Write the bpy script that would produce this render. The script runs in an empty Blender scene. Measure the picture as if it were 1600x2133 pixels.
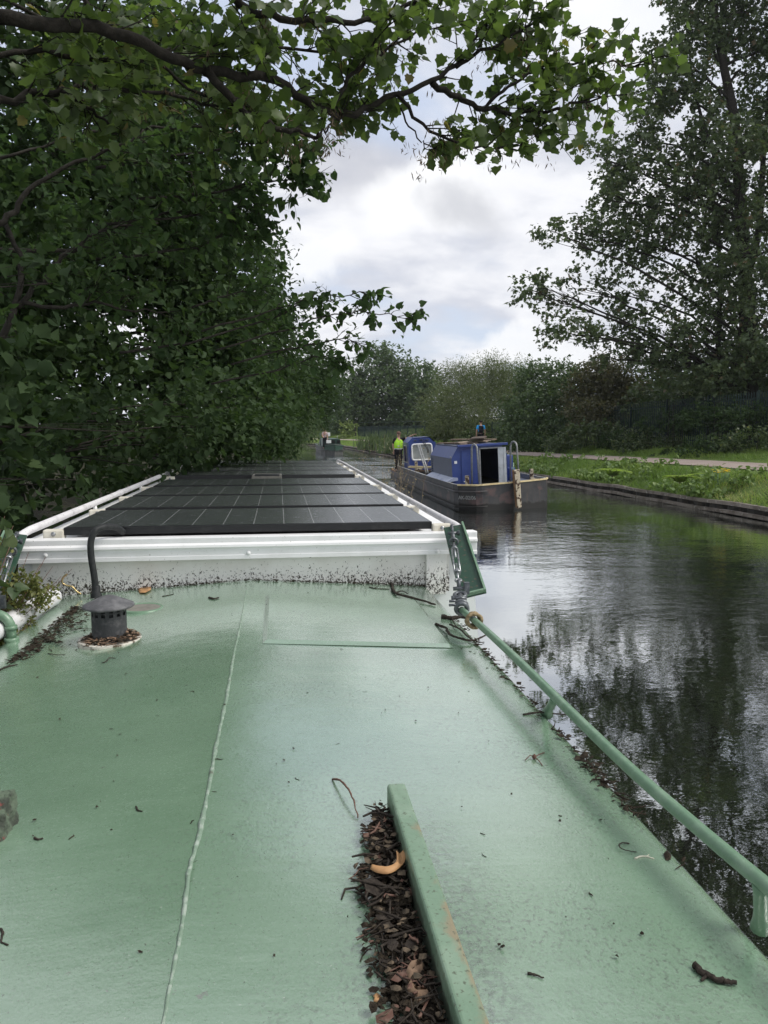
import bpy, math, random
import numpy as np
from mathutils import Vector, Matrix, noise

S = bpy.context.scene
COL = S.collection
rad = math.radians

# ------------------------------------------------------------------ camera
F, CX, CY, H = 1602.0, 800.0, 1066.5, 2.4
PITCH, YAW = rad(6.29), rad(7.77)
FW = np.array([math.sin(YAW)*math.cos(PITCH), math.cos(YAW)*math.cos(PITCH), -math.sin(PITCH)])
RT = np.array([math.cos(YAW), -math.sin(YAW), 0.0])
UP = np.cross(RT, FW)
CAM = np.array([0.0, 0.0, H])
cam_d = bpy.data.cameras.new('camera'); cam = bpy.data.objects.new('camera', cam_d); COL.objects.link(cam)
cam.location = CAM
cam.rotation_euler = (math.pi/2-PITCH, 0, -YAW)
cam_d.sensor_fit = 'VERTICAL'; cam_d.sensor_height = 36; cam_d.lens = F/2133*36
cam_d.clip_start = 0.05; cam_d.clip_end = 3000
S.camera = cam

# ------------------------------------------------------------------ world, sun, exposure
SUN_EL, SUN_AZ = rad(50), rad(107)          # azimuth clockwise from +Y
S.view_settings.view_transform = 'Standard'; S.view_settings.look = 'None'
S.view_settings.exposure = 0.58; S.view_settings.gamma = 1.0
S.cycles.use_denoising = True
S.cycles.max_bounces = 8; S.cycles.transparent_max_bounces = 8
S.cycles.sample_clamp_indirect = 6.0
world = bpy.data.worlds.new('World'); S.world = world; world.use_nodes = True

class NT:
    """small helper for writing node trees"""
    def __init__(s, tree): s.t = tree; s.t.nodes.clear()
    def n(s, typ, ins=None, **kw):
        nd = s.t.nodes.new(typ)
        for k, v in kw.items(): setattr(nd, k, v)
        for k, v in (ins or {}).items():
            sock = nd.inputs[k]
            if isinstance(v, bpy.types.NodeSocket): s.t.links.new(v, sock)
            else: sock.default_value = v
        return nd
    def math(s, op, a, b=None, c=None, clamp=False):
        nd = s.t.nodes.new('ShaderNodeMath'); nd.operation = op; nd.use_clamp = clamp
        for i, v in enumerate((a, b, c)):
            if v is None: continue
            if isinstance(v, bpy.types.NodeSocket): s.t.links.new(v, nd.inputs[i])
            else: nd.inputs[i].default_value = v
        return nd.outputs[0]
    def mix(s, f, a, b, mode='MIX'):
        nd = s.t.nodes.new('ShaderNodeMix'); nd.data_type = 'RGBA'; nd.blend_type = mode
        for i, v in ((0, f), (6, a), (7, b)):
            if isinstance(v, bpy.types.NodeSocket): s.t.links.new(v, nd.inputs[i])
            elif i == 0: nd.inputs[0].default_value = v
            else: nd.inputs[i].default_value = (*v, 1) if len(v) == 3 else v
        return nd.outputs[2]
    def ramp(s, f, lo, hi):
        nd = s.t.nodes.new('ShaderNodeMapRange'); nd.interpolation_type = 'SMOOTHSTEP'
        s.t.links.new(f, nd.inputs[0]); nd.inputs[1].default_value = lo; nd.inputs[2].default_value = hi
        return nd.outputs[0]
    def noise(s, vec, scale, detail=4, rough=.55, dist=0.0):
        nd = s.n('ShaderNodeTexNoise', {'Scale': scale, 'Detail': detail, 'Roughness': rough, 'Distortion': dist})
        if vec is not None: s.t.links.new(vec, nd.inputs['Vector'])
        return nd.outputs[0]
    def scaled(s, vec, sc, loc=(0, 0, 0), rot=(0, 0, 0)):
        nd = s.n('ShaderNodeMapping', {'Scale': sc, 'Location': loc, 'Rotation': rot}); s.t.links.new(vec, nd.inputs[0]); return nd.outputs[0]

def build_world():
    w = NT(world.node_tree)
    tc = w.n('ShaderNodeTexCoord'); d = tc.outputs['Generated']
    sky = w.n('ShaderNodeTexSky', sky_type='NISHITA', sun_disc=False, sun_elevation=SUN_EL, sun_rotation=SUN_AZ)
    sky.air_density = 1.0; sky.dust_density = 1.5
    sp = w.n('ShaderNodeSeparateXYZ', {0: d})
    zz = w.math('ADD', w.math('MAXIMUM', sp.outputs[2], 0.0), 0.30)
    u = w.math('DIVIDE', sp.outputs[0], zz); v = w.math('DIVIDE', sp.outputs[1], zz)
    p = w.n('ShaderNodeCombineXYZ', {0: u, 1: v, 2: 3.1}).outputs[0]
    big = w.noise(w.scaled(p, (1.0, 1.35, 1)), 1.35, 9, .52, .25)
    med = w.noise(w.scaled(p, (1.3, 1.6, 1), (4.2, 1.3, 0)), 3.4, 7, .55, .2)
    gap = w.ramp(big, .36, .50)                       # cloud cover
    lit = w.ramp(w.math('ADD', w.math('MULTIPLY', big, .45), w.math('MULTIPLY', med, .55)), .40, .62)
    # three cumulus heaps that stand in the open part of the sky
    warp = w.n('ShaderNodeTexNoise', {'Scale': 7.0, 'Detail': 7, 'Roughness': .55, 'Vector': d})
    dw = w.n('ShaderNodeVectorMath', {0: warp.outputs['Color'], 1: (.5, .5, .5)}, operation='SUBTRACT')
    dw2 = w.n('ShaderNodeVectorMath', {0: dw.outputs[0], 'Scale': .16}, operation='SCALE')
    dd = w.n('ShaderNodeVectorMath', {0: d, 1: dw2.outputs[0]}, operation='ADD').outputs[0]
    def heap(px, py, rx, ry, soft):
        r = FW + RT*(px-CX)/F + UP*(CY-py)/F; r = r/np.linalg.norm(r)
        df = w.n('ShaderNodeVectorMath', {0: dd, 1: tuple(r)}, operation='SUBTRACT').outputs[0]
        sq = w.n('ShaderNodeVectorMath', {0: df, 1: (1/rx, 1/rx, 1/ry)}, operation='MULTIPLY').outputs[0]
        ln = w.n('ShaderNodeVectorMath', {0: sq}, operation='LENGTH').outputs[1]
        return w.ramp(ln, 1.0, soft)
    base = w.mix(lit, (4.6, 4.8, 5.4), (6.7, 6.75, 7.0))
    clear = w.mix(.25, (4.9, 5.4, 6.5), sky.outputs[0])
    c = w.mix(gap, clear, base)
    c = w.mix(w.math('MULTIPLY', heap(735, 330, .16, .065, .2), .55), c, (3.4, 3.5, 3.95))
    c = w.mix(w.math('MULTIPLY', heap(895, 420, .105, .062, .45), .85), c, (7.2, 7.25, 7.35))
    c = w.mix(w.math('MULTIPLY', heap(985, 450, .068, .040, .2), .8), c, (4.3, 4.4, 4.75))
    c = w.mix(w.math('MULTIPLY', heap(660, 555, .075, .045, .4), .8), c, (7.2, 7.25, 7.35))
    c = w.mix(w.math('MULTIPLY', heap(1120, 735, .13, .032, .5), .8), c, (7.1, 7.15, 7.25))
    c = w.mix(w.math('MULTIPLY', heap(1130, 265, .12, .04, .2), .5), c, (4.3, 4.5, 5.1))
    c = w.mix(w.math('MULTIPLY', heap(1300, 40, .16, .08, .2), .7), c, (7.2, 7.25, 7.35))
    bg = w.n('ShaderNodeBackground', {'Color': c, 'Strength': .1})
    w.n('ShaderNodeOutputWorld', {0: bg.outputs[0]})
build_world()
sun_d = bpy.data.lights.new('sun', 'SUN'); sun = bpy.data.objects.new('sun', sun_d); COL.objects.link(sun)
sun_d.energy = 2.0; sun_d.angle = rad(25); sun_d.color = (1, .96, .89)
sdir = Vector((math.sin(SUN_AZ)*math.cos(SUN_EL), math.cos(SUN_AZ)*math.cos(SUN_EL), math.sin(SUN_EL)))
sun.rotation_euler = sdir.to_track_quat('Z', 'Y').to_euler()

# ------------------------------------------------------------------ where a sight line meets a known plane
def ray(px, py): return FW + RT*(px-CX)/F + UP*(CY-py)/F
def at_d(px, py, d): return Vector(CAM + ray(px, py)*d)
def at_Y(px, py, Y): r = ray(px, py); return Vector(CAM + r*Y/r[1])
def at_z(px, py, z): r = ray(px, py); return Vector(CAM + r*(z-H)/r[2])

# ------------------------------------------------------------------ mesh helpers
ORG = {}
def wloc(o): return ORG.get(o.name, Vector((0, 0, 0))) if o else Vector((0, 0, 0))
def tag(o, label=None, cat=None, group=None, kind=None):
    if label: o['label'] = label
    if cat: o['category'] = cat
    if group: o['group'] = group
    if kind: o['kind'] = kind
    return o
def empty(name, loc, label=None, cat=None, group=None):
    o = bpy.data.objects.new(name, None); COL.objects.link(o); o.location = loc; o.empty_display_size = .2
    ORG[o.name] = Vector(loc); return tag(o, label, cat, group)
def link(name, me, mat, parent=None):
    o = bpy.data.objects.new(name, me); COL.objects.link(o)
    if mat: me.materials.append(mat)
    if parent: o.parent = parent
    ORG[o.name] = wloc(parent); return o
def dup(root, loc, label=None):
    r = root.copy(); COL.objects.link(r); r.location = loc; ORG[r.name] = Vector(loc)
    if label: r['label'] = label
    for ch in list(root.children):
        c = ch.copy(); COL.objects.link(c); c.parent = r
        for g in list(ch.children):
            k = g.copy(); COL.objects.link(k); k.parent = c
    return r

class MB:
    def __init__(s): s.v = []; s.f = []; s.sm = []
    def add(s, vs, fs, smooth=False):
        b = len(s.v); s.v += [tuple(x) for x in vs]; s.f += [tuple(b+i for i in f) for f in fs]; s.sm += [smooth]*len(fs); return s
    def box(s, c, size, M=None):
        hx, hy, hz = (q/2 for q in size); M = M or Matrix()
        vs = [Vector(c) + M.to_3x3() @ Vector((x*hx, y*hy, z*hz)) for x in (-1, 1) for y in (-1, 1) for z in (-1, 1)]
        return s.add(vs, [(0, 1, 3, 2), (4, 6, 7, 5), (0, 4, 5, 1), (2, 3, 7, 6), (0, 2, 6, 4), (1, 5, 7, 3)])
    def bar(s, a, b, w, h, up=(0, 0, 1)):
        a, b = Vector(a), Vector(b); y = (b-a).normalized(); x = y.cross(Vector(up)).normalized(); z = x.cross(y)
        M = Matrix((x, y, z)).transposed()
        return s.box((a+b)/2, (w, (b-a).length, h), M)
    def tube(s, pts, r, n=8, cap=True, smooth=True):
        pts = [Vector(p) for p in pts]; k = len(pts)
        rs = list(r) if hasattr(r, '__len__') else [r]*k
        T = []
        for i in range(k):
            t = pts[min(i+1, k-1)] - pts[max(i-1, 0)]
            T.append(t.normalized() if t.length > 1e-9 else Vector((0, 0, 1)))
        u = T[0].orthogonal().normalized(); vs = []
        for i in range(k):
            u = (u - T[i]*u.dot(T[i])); u = u.normalized() if u.length > 1e-6 else T[i].orthogonal().normalized()
            w = T[i].cross(u)
            for j in range(n):
                a = 2*math.pi*j/n; vs.append(pts[i] + (u*math.cos(a)+w*math.sin(a))*rs[i])
        fs = [(i*n+j, i*n+(j+1) % n, (i+1)*n+(j+1) % n, (i+1)*n+j) for i in range(k-1) for j in range(n)]
        s.add(vs, fs, smooth)
        if cap and n > 2:
            b = len(s.v)-k*n
            s.f += [tuple(b+j for j in reversed(range(n))), tuple(b+(k-1)*n+j for j in range(n))]; s.sm += [False, False]
        return s
    def lathe(s, prof, c, n=24, axis=None, smooth=True, closed=False):
        c = Vector(c); M = axis if axis else Matrix.Identity(3); vs = []
        for r, z in prof:
            for j in range(n):
                a = 2*math.pi*j/n; vs.append(c + M @ Vector((r*math.cos(a), r*math.sin(a), z)))
        k = len(prof)
        fs = [(i*n+j, i*n+(j+1) % n, (i+1)*n+(j+1) % n, (i+1)*n+j) for i in range(k-1) for j in range(n)]
        return s.add(vs, fs, smooth)
    def ring(s, c, R, r, M=None, n=20, m=8, a0=0, a1=2*math.pi):
        M = M or Matrix.Identity(3); full = abs(a1-a0-2*math.pi) < 1e-6
        pts = [Vector(c)+M @ Vector((R*math.cos(a0+(a1-a0)*i/n), R*math.sin(a0+(a1-a0)*i/n), 0)) for i in range(n+1)]
        return s.tube(pts, r, m, cap=not full)
    def prism(s, poly, z0, z1):
        k = len(poly); vs = [(x, y, z0) for x, y in poly]+[(x, y, z1) for x, y in poly]
        fs = [(i, (i+1) % k, k+(i+1) % k, k+i) for i in range(k)]+[tuple(reversed(range(k))), tuple(range(k, 2*k))]
        return s.add(vs, fs)
    def extrude(s, poly, d):
        """planar polygon of 3-D points pushed along d"""
        k = len(poly); d = Vector(d); vs = [Vector(p) for p in poly]+[Vector(p)+d for p in poly]
        fs = [(i, (i+1) % k, k+(i+1) % k, k+i) for i in range(k)]+[tuple(reversed(range(k))), tuple(range(k, 2*k))]
        return s.add(vs, fs)
    def grid(s, rows, smooth=False):
        m = len(rows[0]); vs = [p for r in rows for p in r]
        return s.add(vs, [(i*m+j, i*m+j+1, (i+1)*m+j+1, (i+1)*m+j) for i in range(len(rows)-1) for j in range(m-1)], smooth)
    def build(s, name, mat, parent=None, bevel=0.0, seg=2, normals=True):
        me = bpy.data.meshes.new(name); o0 = wloc(parent)
        me.from_pydata([tuple(Vector(p)-o0) for p in s.v], [], s.f)
        me.polygons.foreach_set('use_smooth', s.sm); me.update()
        if normals:
            import bmesh
            bm = bmesh.new(); bm.from_mesh(me); bmesh.ops.recalc_face_normals(bm, faces=bm.faces); bm.to_mesh(me); bm.free()
        o = link(name, me, mat, parent)
        if bevel:
            m = o.modifiers.new('bevel', 'BEVEL'); m.width = bevel; m.segments = seg; m.limit_method = 'ANGLE'; m.angle_limit = rad(35)
        return o

# ------------------------------------------------------------------ materials
def pmat(name, col, rough=.5, spec=.5, metal=0.0, fn=None, coat=0.0):
    m = bpy.data.materials.new(name); m.use_nodes = True; t = NT(m.node_tree)
    tc = t.n('ShaderNodeTexCoord'); P = t.n('ShaderNodeNewGeometry').outputs['Position']
    b = t.n('ShaderNodeBsdfPrincipled', {'Base Color': (*col, 1), 'Roughness': rough, 'Specular IOR Level': spec, 'Metallic': metal, 'Coat Weight': coat})
    t.n('ShaderNodeOutputMaterial', {0: b.outputs[0]})
    if fn: fn(t, b, P, tc)
    return m
def setc(t, b, sock): t.t.links.new(sock, b.inputs['Base Color'])
def setr(t, b, sock): t.t.links.new(sock, b.inputs['Roughness'])
def bump(t, b, h, strength, dist):
    bn = t.n('ShaderNodeBump', {'Strength': strength, 'Distance': dist, 'Height': h}); t.t.links.new(bn.outputs[0], b.inputs['Normal'])
def worn(col, col2, scale=6, lo=.45, hi=.7, rough=.5, spec=.5, metal=0.0, bmp=0.0, name='painted', speck=None, sscale=60, slo=.62, shi=.68):
    """paint with blotches of a second colour and small specks"""
    def fn(t, b, P, tc):
        c = t.mix(t.ramp(t.noise(P, scale, 6, .6), lo, hi), col, col2)
        if speck: c = t.mix(t.ramp(t.noise(P, sscale, 5, .6), slo, shi), c, speck)
        setc(t, b, c)
        if bmp: bump(t, b, t.noise(P, scale*6, 5, .6), bmp, .01)
    return pmat(name, col, rough, spec, metal, fn)

def roof_fn(t, b, P, tc):
    c = t.mix(t.ramp(t.noise(P, 2.2, 5, .6), .35, .7), (.168, .275, .184), (.220, .340, .236))
    st = t.noise(t.scaled(P, (1.5, 9, 1)), 6, 5, .6)
    c = t.mix(t.math('MULTIPLY', t.ramp(st, .5, .75), .35), c, (.27, .385, .29))
    # grime speckle, thicker in patches
    patch = t.ramp(t.noise(P, 3.0, 4, .6), .34, .60)
    rightx = t.math('MULTIPLY_ADD', t.ramp(t.n('ShaderNodeSeparateXYZ', {0: P}).outputs[0], -.35, .15), .78, .22)
    patch = t.math('MULTIPLY', patch, rightx)
    sp = t.noise(t.scaled(P, (1, .75, 1)), 150, 6, .70)
    c = t.mix(t.math('MULTIPLY', t.math('MULTIPLY', t.ramp(sp, .52, .61), patch), .9), c, (.085, .115, .085))
    sp2 = t.noise(P, 230, 3, .6)
    c = t.mix(t.math('MULTIPLY', t.ramp(sp2, .62, .72), .7), c, (.055, .06, .045))
    wp = t.noise(t.scaled(P, (1, 1, 1), (3, 7, 0)), 130, 3, .5)
    c = t.mix(t.math('MULTIPLY', t.ramp(wp, .70, .76), .6), c, (.42, .47, .41))
    # grime settled along the hatch runner, rain streaks below the bulkhead, chips down to the grey primer
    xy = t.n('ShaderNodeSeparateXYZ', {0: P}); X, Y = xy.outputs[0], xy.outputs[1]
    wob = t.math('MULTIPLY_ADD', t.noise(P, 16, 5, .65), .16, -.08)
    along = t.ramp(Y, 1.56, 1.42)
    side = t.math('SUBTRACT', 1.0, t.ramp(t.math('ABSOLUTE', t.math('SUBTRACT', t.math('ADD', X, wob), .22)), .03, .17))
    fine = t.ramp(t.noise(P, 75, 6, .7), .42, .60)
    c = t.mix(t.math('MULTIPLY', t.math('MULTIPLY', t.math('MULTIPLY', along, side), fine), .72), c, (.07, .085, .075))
    run = t.noise(t.scaled(P, (26, 1.4, 1)), 1, 4, .6)
    c = t.mix(t.math('MULTIPLY', t.math('MULTIPLY', t.ramp(run, .48, .66), t.ramp(Y, 3.45, 3.86)), .55), c, (.11, .17, .115))
    chip = t.ramp(t.noise(t.scaled(P, (1, 1, 1), (5, 2, 0)), 38, 5, .62), .70, .715)
    c = t.mix(t.math('MULTIPLY', chip, .8), c, (.16, .17, .15))
    blot = t.noise(t.scaled(P, (1, 1, 1), (1, 8, 0)), .9, 4, .55)
    c = t.mix(t.math('MULTIPLY', t.ramp(blot, .45, .7), .35), c, (.17, .27, .175))
    setc(t, b, c)
    r = t.math('MULTIPLY_ADD', t.ramp(sp, .4, .66), .20, .13); setr(t, b, r)
    h = t.math('ADD', t.math('MULTIPLY', t.noise(t.scaled(P, (.22, 2.0, 1)), 20, 4, .6), .16), t.math('MULTIPLY', t.noise(P, 4, 3, .5), 1.6))
    h = t.math('ADD', h, t.math('MULTIPLY', sp, .22))
    bump(t, b, h, 1.0, .0016)
    b.inputs['IOR'].default_value = 1.6; b.inputs['Coat Weight'].default_value = 1.0; b.inputs['Coat IOR'].default_value = 2.7; b.inputs['Coat Roughness'].default_value = .09
    t.t.links.new(b.inputs['Normal'].links[0].from_socket, b.inputs['Coat Normal'])
M = {}
M['roof'] = pmat('glossy_green_paint', (.26, .41, .30), .25, .55, fn=roof_fn)
def rail_fn(t, b, P, tc):
    setc(t, b, t.mix(t.ramp(t.noise(P, 25, 5, .6), .4, .7), (.135, .235, .150), (.19, .29, .20)))
    bump(t, b, t.noise(P, 70, 4, .6), .25, .004)
M['rail'] = pmat('green_rail_paint', (.18, .33, .22), .32, .5, fn=rail_fn)
def bar_fn(t, b, P, tc):
    c = t.mix(t.ramp(t.noise(P, 9, 5, .6), .4, .7), (.17, .26, .18), (.22, .31, .225))
    rust = t.noise(t.scaled(P, (1, .8, 1)), 13, 6, .65)
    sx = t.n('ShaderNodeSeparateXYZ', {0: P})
    edge = t.ramp(sx.outputs[0], .215, .26)
    near = t.ramp(sx.outputs[1], 1.45, .85)
    f = t.math('MULTIPLY', t.ramp(t.math('ADD', rust, t.math('MULTIPLY', t.math('MULTIPLY', edge, near), .42)), .60, .78), .75)
    c = t.mix(f, c, (.27, .20, .125))
    c = t.mix(t.math('MULTIPLY', t.ramp(t.noise(P, 110, 5, .65), .56, .66), .8), c, (.08, .09, .06))
    c = t.mix(t.math('MULTIPLY', t.ramp(t.math('ADD', sx.outputs[2], t.math('MULTIPLY', t.noise(P, 55, 6, .7), .07)), 1.695, 1.686), .8), c, (.055, .062, .045))  # lower faces darkened: grime, with the left side's shade painted in
    setc(t, b, c); bump(t, b, t.noise(P, 60, 5, .6), .3, .006)
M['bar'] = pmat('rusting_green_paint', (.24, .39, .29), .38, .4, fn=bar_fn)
def splash_fn(t, b, P, tc):
    sx = t.n('ShaderNodeSeparateXYZ', {0: P})
    low = t.ramp(sx.outputs[2], 1.775, 1.57)
    c = t.mix(t.ramp(t.noise(P, 5, 5, .6), .4, .75), (.82, .81, .78), (.72, .70, .66))
    n = t.noise(t.scaled(P, (1, 1, .8)), 105, 4, .66, .8)
    c = t.mix(t.ramp(t.math('MULTIPLY_ADD', low, .20, n), .675, .71), c, (.045, .038, .028))
    setc(t, b, c)
M['bulkhead'] = pmat('splashed_white_paint', (.7, .7, .68), .45, .4, fn=splash_fn)
M['white'] = worn((.84, .84, .84), (.76, .76, .75), 7, .4, .75, .38, .45, speck=(.35, .34, .30), sscale=90, slo=.66, shi=.72, name='white_paint')
M['cream'] = worn((.72, .69, .60), (.62, .58, .48), 14, .4, .7, .45, .4, name='cream_plastic')
M['pipe'] = worn((.70, .69, .70), (.55, .54, .55), 14, .45, .7, .5, .35, bmp=.1, speck=(.30, .28, .27), sscale=70, slo=.60, shi=.68, name='chalky_white_pipe')
M['black'] = worn((.012, .013, .014), (.03, .03, .03), 20, .5, .8, .45, .4, name='black_plastic')
M['hose'] = worn((.012, .014, .015), (.03, .032, .032), 60, .4, .7, .6, .35, name='black_rubber')
M['vent'] = worn((.045, .047, .05), (.09, .09, .092), 40, .45, .7, .6, .3, bmp=.25, name='weathered_black_steel')
M['flange'] = worn((.60, .57, .50), (.12, .09, .06), 40, .48, .60, .6, .3, bmp=.3, name='dirty_white_flange')
M['zinc'] = worn((.36, .37, .38), (.16, .17, .18), 60, .4, .7, .38, .5, metal=.8, name='galvanised_steel')
M['zincdark'] = worn((.10, .11, .12), (.19, .20, .21), 60, .4, .7, .45, .5, metal=.6, name='dull_galvanised_steel')
M['brass'] = pmat('brass', (.62, .48, .24), .25, .5, 1.0)
M['board'] = worn((.016, .050, .030), (.028, .068, .040), 18, .4, .7, .35, .5, speck=(.09, .07, .05), sscale=50, slo=.6, shi=.66, name='dark_green_paint')
M['rope'] = worn((.40, .31, .19), (.25, .19, .11), 130, .35, .65, .9, .1, bmp=.5, name='hemp_rope')
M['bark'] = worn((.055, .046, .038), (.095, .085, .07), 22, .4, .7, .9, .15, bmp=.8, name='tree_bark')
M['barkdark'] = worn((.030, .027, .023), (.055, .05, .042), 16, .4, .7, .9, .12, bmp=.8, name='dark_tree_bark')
M['limb'] = worn((.020, .018, .015), (.038, .034, .028), 20, .4, .7, .9, .12, bmp=.9, name='dark_sycamore_bark')  # darkest of the barks, used on the overhead sycamore
M['twig'] = worn((.040, .033, .028), (.075, .062, .05), 120, .4, .7, .9, .15, bmp=.6, name='wet_twig_bark')
M['redtwig'] = worn((.12, .065, .05), (.17, .11, .085), 120, .4, .7, .8, .2, name='reddish_twig_bark')
M['paletwig'] = pmat('peeled_twig', (.6, .58, .47), .7, .2)
M['humus'] = worn((.034, .027, .020), (.085, .068, .048), 45, .4, .7, .95, .15, bmp=1.0, name='leaf_litter')
M['scrap'] = worn((.13, .10, .07), (.05, .042, .032), 60, .4, .65, .9, .15, name='leaf_scraps')
M['tanleaf'] = worn((.46, .26, .12), (.34, .18, .08), 40, .4, .7, .6, .3, name='dry_tan_leaf')
M['brownleaf'] = worn((.27, .18, .12), (.10, .065, .045), 50, .4, .7, .7, .25, name='dead_brown_leaf')
def panel_fn(t, b, P, tc):
    o = t.n('ShaderNodeSeparateXYZ', {0: tc.outputs['Object']})
    def line(v, pitch, w):
        f = t.math('FRACT', t.math('ADD', t.math('DIVIDE', v, pitch), 100.0))
        return t.math('GREATER_THAN', t.math('ABSOLUTE', t.math('SUBTRACT', f, .5)), .5-w/pitch/2)
    lx = line(o.outputs[0], .1535, .0044); ly = line(o.outputs[1], .139, .0030)
    bus = line(t.math('ADD', o.outputs[1], .017), .0463, .0012)
    gaps = t.ramp(t.noise(t.scaled(P, (30, 90, 1)), 1, 2), .35, .55)
    c = t.mix(t.ramp(t.noise(P, 3, 4, .6), .35, .7), (.022, .025, .027), (.032, .036, .038))
    c = t.mix(t.math('MULTIPLY', bus, .25), c, (.07, .075, .08))
    c = t.mix(t.math('MULTIPLY', ly, .30), c, (.3, .31, .32))
    c = t.mix(t.math('MULTIPLY', lx, t.math('MULTIPLY_ADD', gaps, .3, .65)), c, (.40, .41, .41))
    dust_sheen = t.noise(t.scaled(P, (2, 9, 1)), 9, 5, .65)
    c = t.mix(t.math('MULTIPLY', t.ramp(dust_sheen, .30, .66), .8), c, (.075, .082, .083))  # grey over the cells: dust, and sky sheen put into the colour
    setc(t, b, c); setr(t, b, t.math('MULTIPLY_ADD', dust_sheen, .2, .14)); b.inputs['IOR'].default_value = 1.48
M['cells'] = pmat('solar_cells_under_glass', (.01, .012, .015), .18, .5, fn=panel_fn)

# ---- foliage: the colour of each single leaf varies, nothing else
def leafmat(name, a, bcol, c=None, trans=.35, rough=.42, spec=.35):
    m = bpy.data.materials.new(name); m.use_nodes = True; t = NT(m.node_tree)
    at = t.n('ShaderNodeAttribute', attribute_name='rnd').outputs['Fac']
    col = t.mix(at, a, bcol)
    if c: col = t.mix(t.ramp(at, .965, .985), col, c)
    b = t.n('ShaderNodeBsdfPrincipled', {'Base Color': col, 'Roughness': rough, 'Specular IOR Level': spec})
    tcol = t.mix(.5, col, t.mix(1.0, col, (1.5, 1.75, .5), 'MULTIPLY'))
    tr = t.n('ShaderNodeBsdfTranslucent', {'Color': tcol})
    mx = t.n('ShaderNodeMixShader', {0: trans, 1: b.outputs[0], 2: tr.outputs[0]})
    t.n('ShaderNodeOutputMaterial', {0: mx.outputs[0]})
    return m
L = {}
L['syc'] = leafmat('sycamore_leaf', (.056, .090, .030), (.112, .160, .050), (.16, .135, .05), .5)
L['lime'] = leafmat('lime_leaf', (.044, .080, .034), (.066, .108, .044), (.09, .14, .05), .42, .6, .10)
L['deep'] = leafmat('deep_green_leaf', (.036, .062, .028), (.056, .090, .038), (.075, .115, .045), .34, .6, .10)
L['tow'] = leafmat('towpath_sycamore_leaf', (.068, .100, .050), (.122, .160, .072), (.16, .12, .07), .32, .5)
L['willow'] = leafmat('pale_willow_leaf', (.085, .112, .050), (.140, .165, .078), None, .35, .55)
L['far'] = leafmat('far_tree_leaf', (.056, .094, .044), (.102, .146, .064), None, .3, .6)
L['brown'] = leafmat('browning_leaf', (.070, .076, .040), (.120, .112, .056), (.17, .13, .06), .3, .55)
L['bramble'] = leafmat('bramble_leaf', (.050, .082, .034), (.105, .140, .058), (.21, .22, .10), .3, .45)
L['bankweed'] = leafmat('bank_weed_leaf', (.10, .165, .050), (.18, .25, .08), None, .3, .5)
L['fern'] = leafmat('fern_frond', (.20, .29, .07), (.30, .38, .11), None, .5, .5)
L['pale'] = leafmat('yellow_green_leaf', (.12, .17, .055), (.20, .25, .085), None, .35, .5)
L['keys'] = leafmat('sycamore_keys', (.085, .06, .035), (.13, .09, .05), None, .25, .6)
L['grass'] = leafmat('grass_blade', (.14, .225, .052), (.27, .36, .095), (.34, .34, .15), .35, .5)
L['weed'] = leafmat('gunwale_weed_leaf', (.10, .125, .035), (.19, .19, .06), (.32, .22, .05), .35, .5)
L['dry'] = leafmat('dry_stalk', (.20, .16, .105), (.30, .25, .17), None, .2, .8)
L['flower'] = leafmat('yellow_petal', (.75, .50, .03), (.85, .65, .05), None, .3, .5)

# ------------------------------------------------------------------ leaves and branches
def fan(outline, fold=.0):
    pts = [(.42, 0, -.05)] + [(x, y, fold*abs(y)-.26*x*x) for x, y in outline]; n = len(outline)
    return np.array(pts, float), np.array([(0, 1+i, 1+(i+1) % n) for i in range(n)])
half = [(0, .06), (-.07, .28), (.12, .36), (.26, .56), (.44, .43), (.66, .46), (.76, .24), (1.0, 0)]
SYC = fan([(0, 0)] + half[1:] + [(x, -y) for x, y in reversed(half[1:-1])], .25)
LIME = fan([(.04, 0), (-.05, .22), (.12, .42), (.45, .44), (.78, .22), (1.05, 0), (.78, -.22), (.45, -.44), (.12, -.42), (-.05, -.22)], .3)
OVAL = (np.array([(0, 0, 0), (.45, .28, .08), (1, 0, 0), (.45, -.28, .08)], float), np.array([(0, 1, 2), (0, 2, 3)]))
STRIP = (np.array([(0, 0, 0), (.5, .09, .02), (1, 0, 0), (.5, -.09, .02)], float), np.array([(0, 1, 2), (0, 2, 3)]))
TUFT = (np.array([(0, 0, 0), (.35, .42, .1), (.62, .14, .0), (1, .2, -.1), (.75, -.08, .05), (.7, -.45, -.05), (.3, -.25, .12)], float),
        np.array([(0, 1, 2), (0, 2, 4), (2, 3, 4), (0, 4, 6), (4, 5, 6)]))
BLADE = (np.array([(0, -.05, 0), (0, .05, 0), (.55, .035, .06), (.55, -.035, .06), (1, 0, .25)], float), np.array([(0, 1, 2), (0, 2, 3), (3, 2, 4)]))

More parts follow.
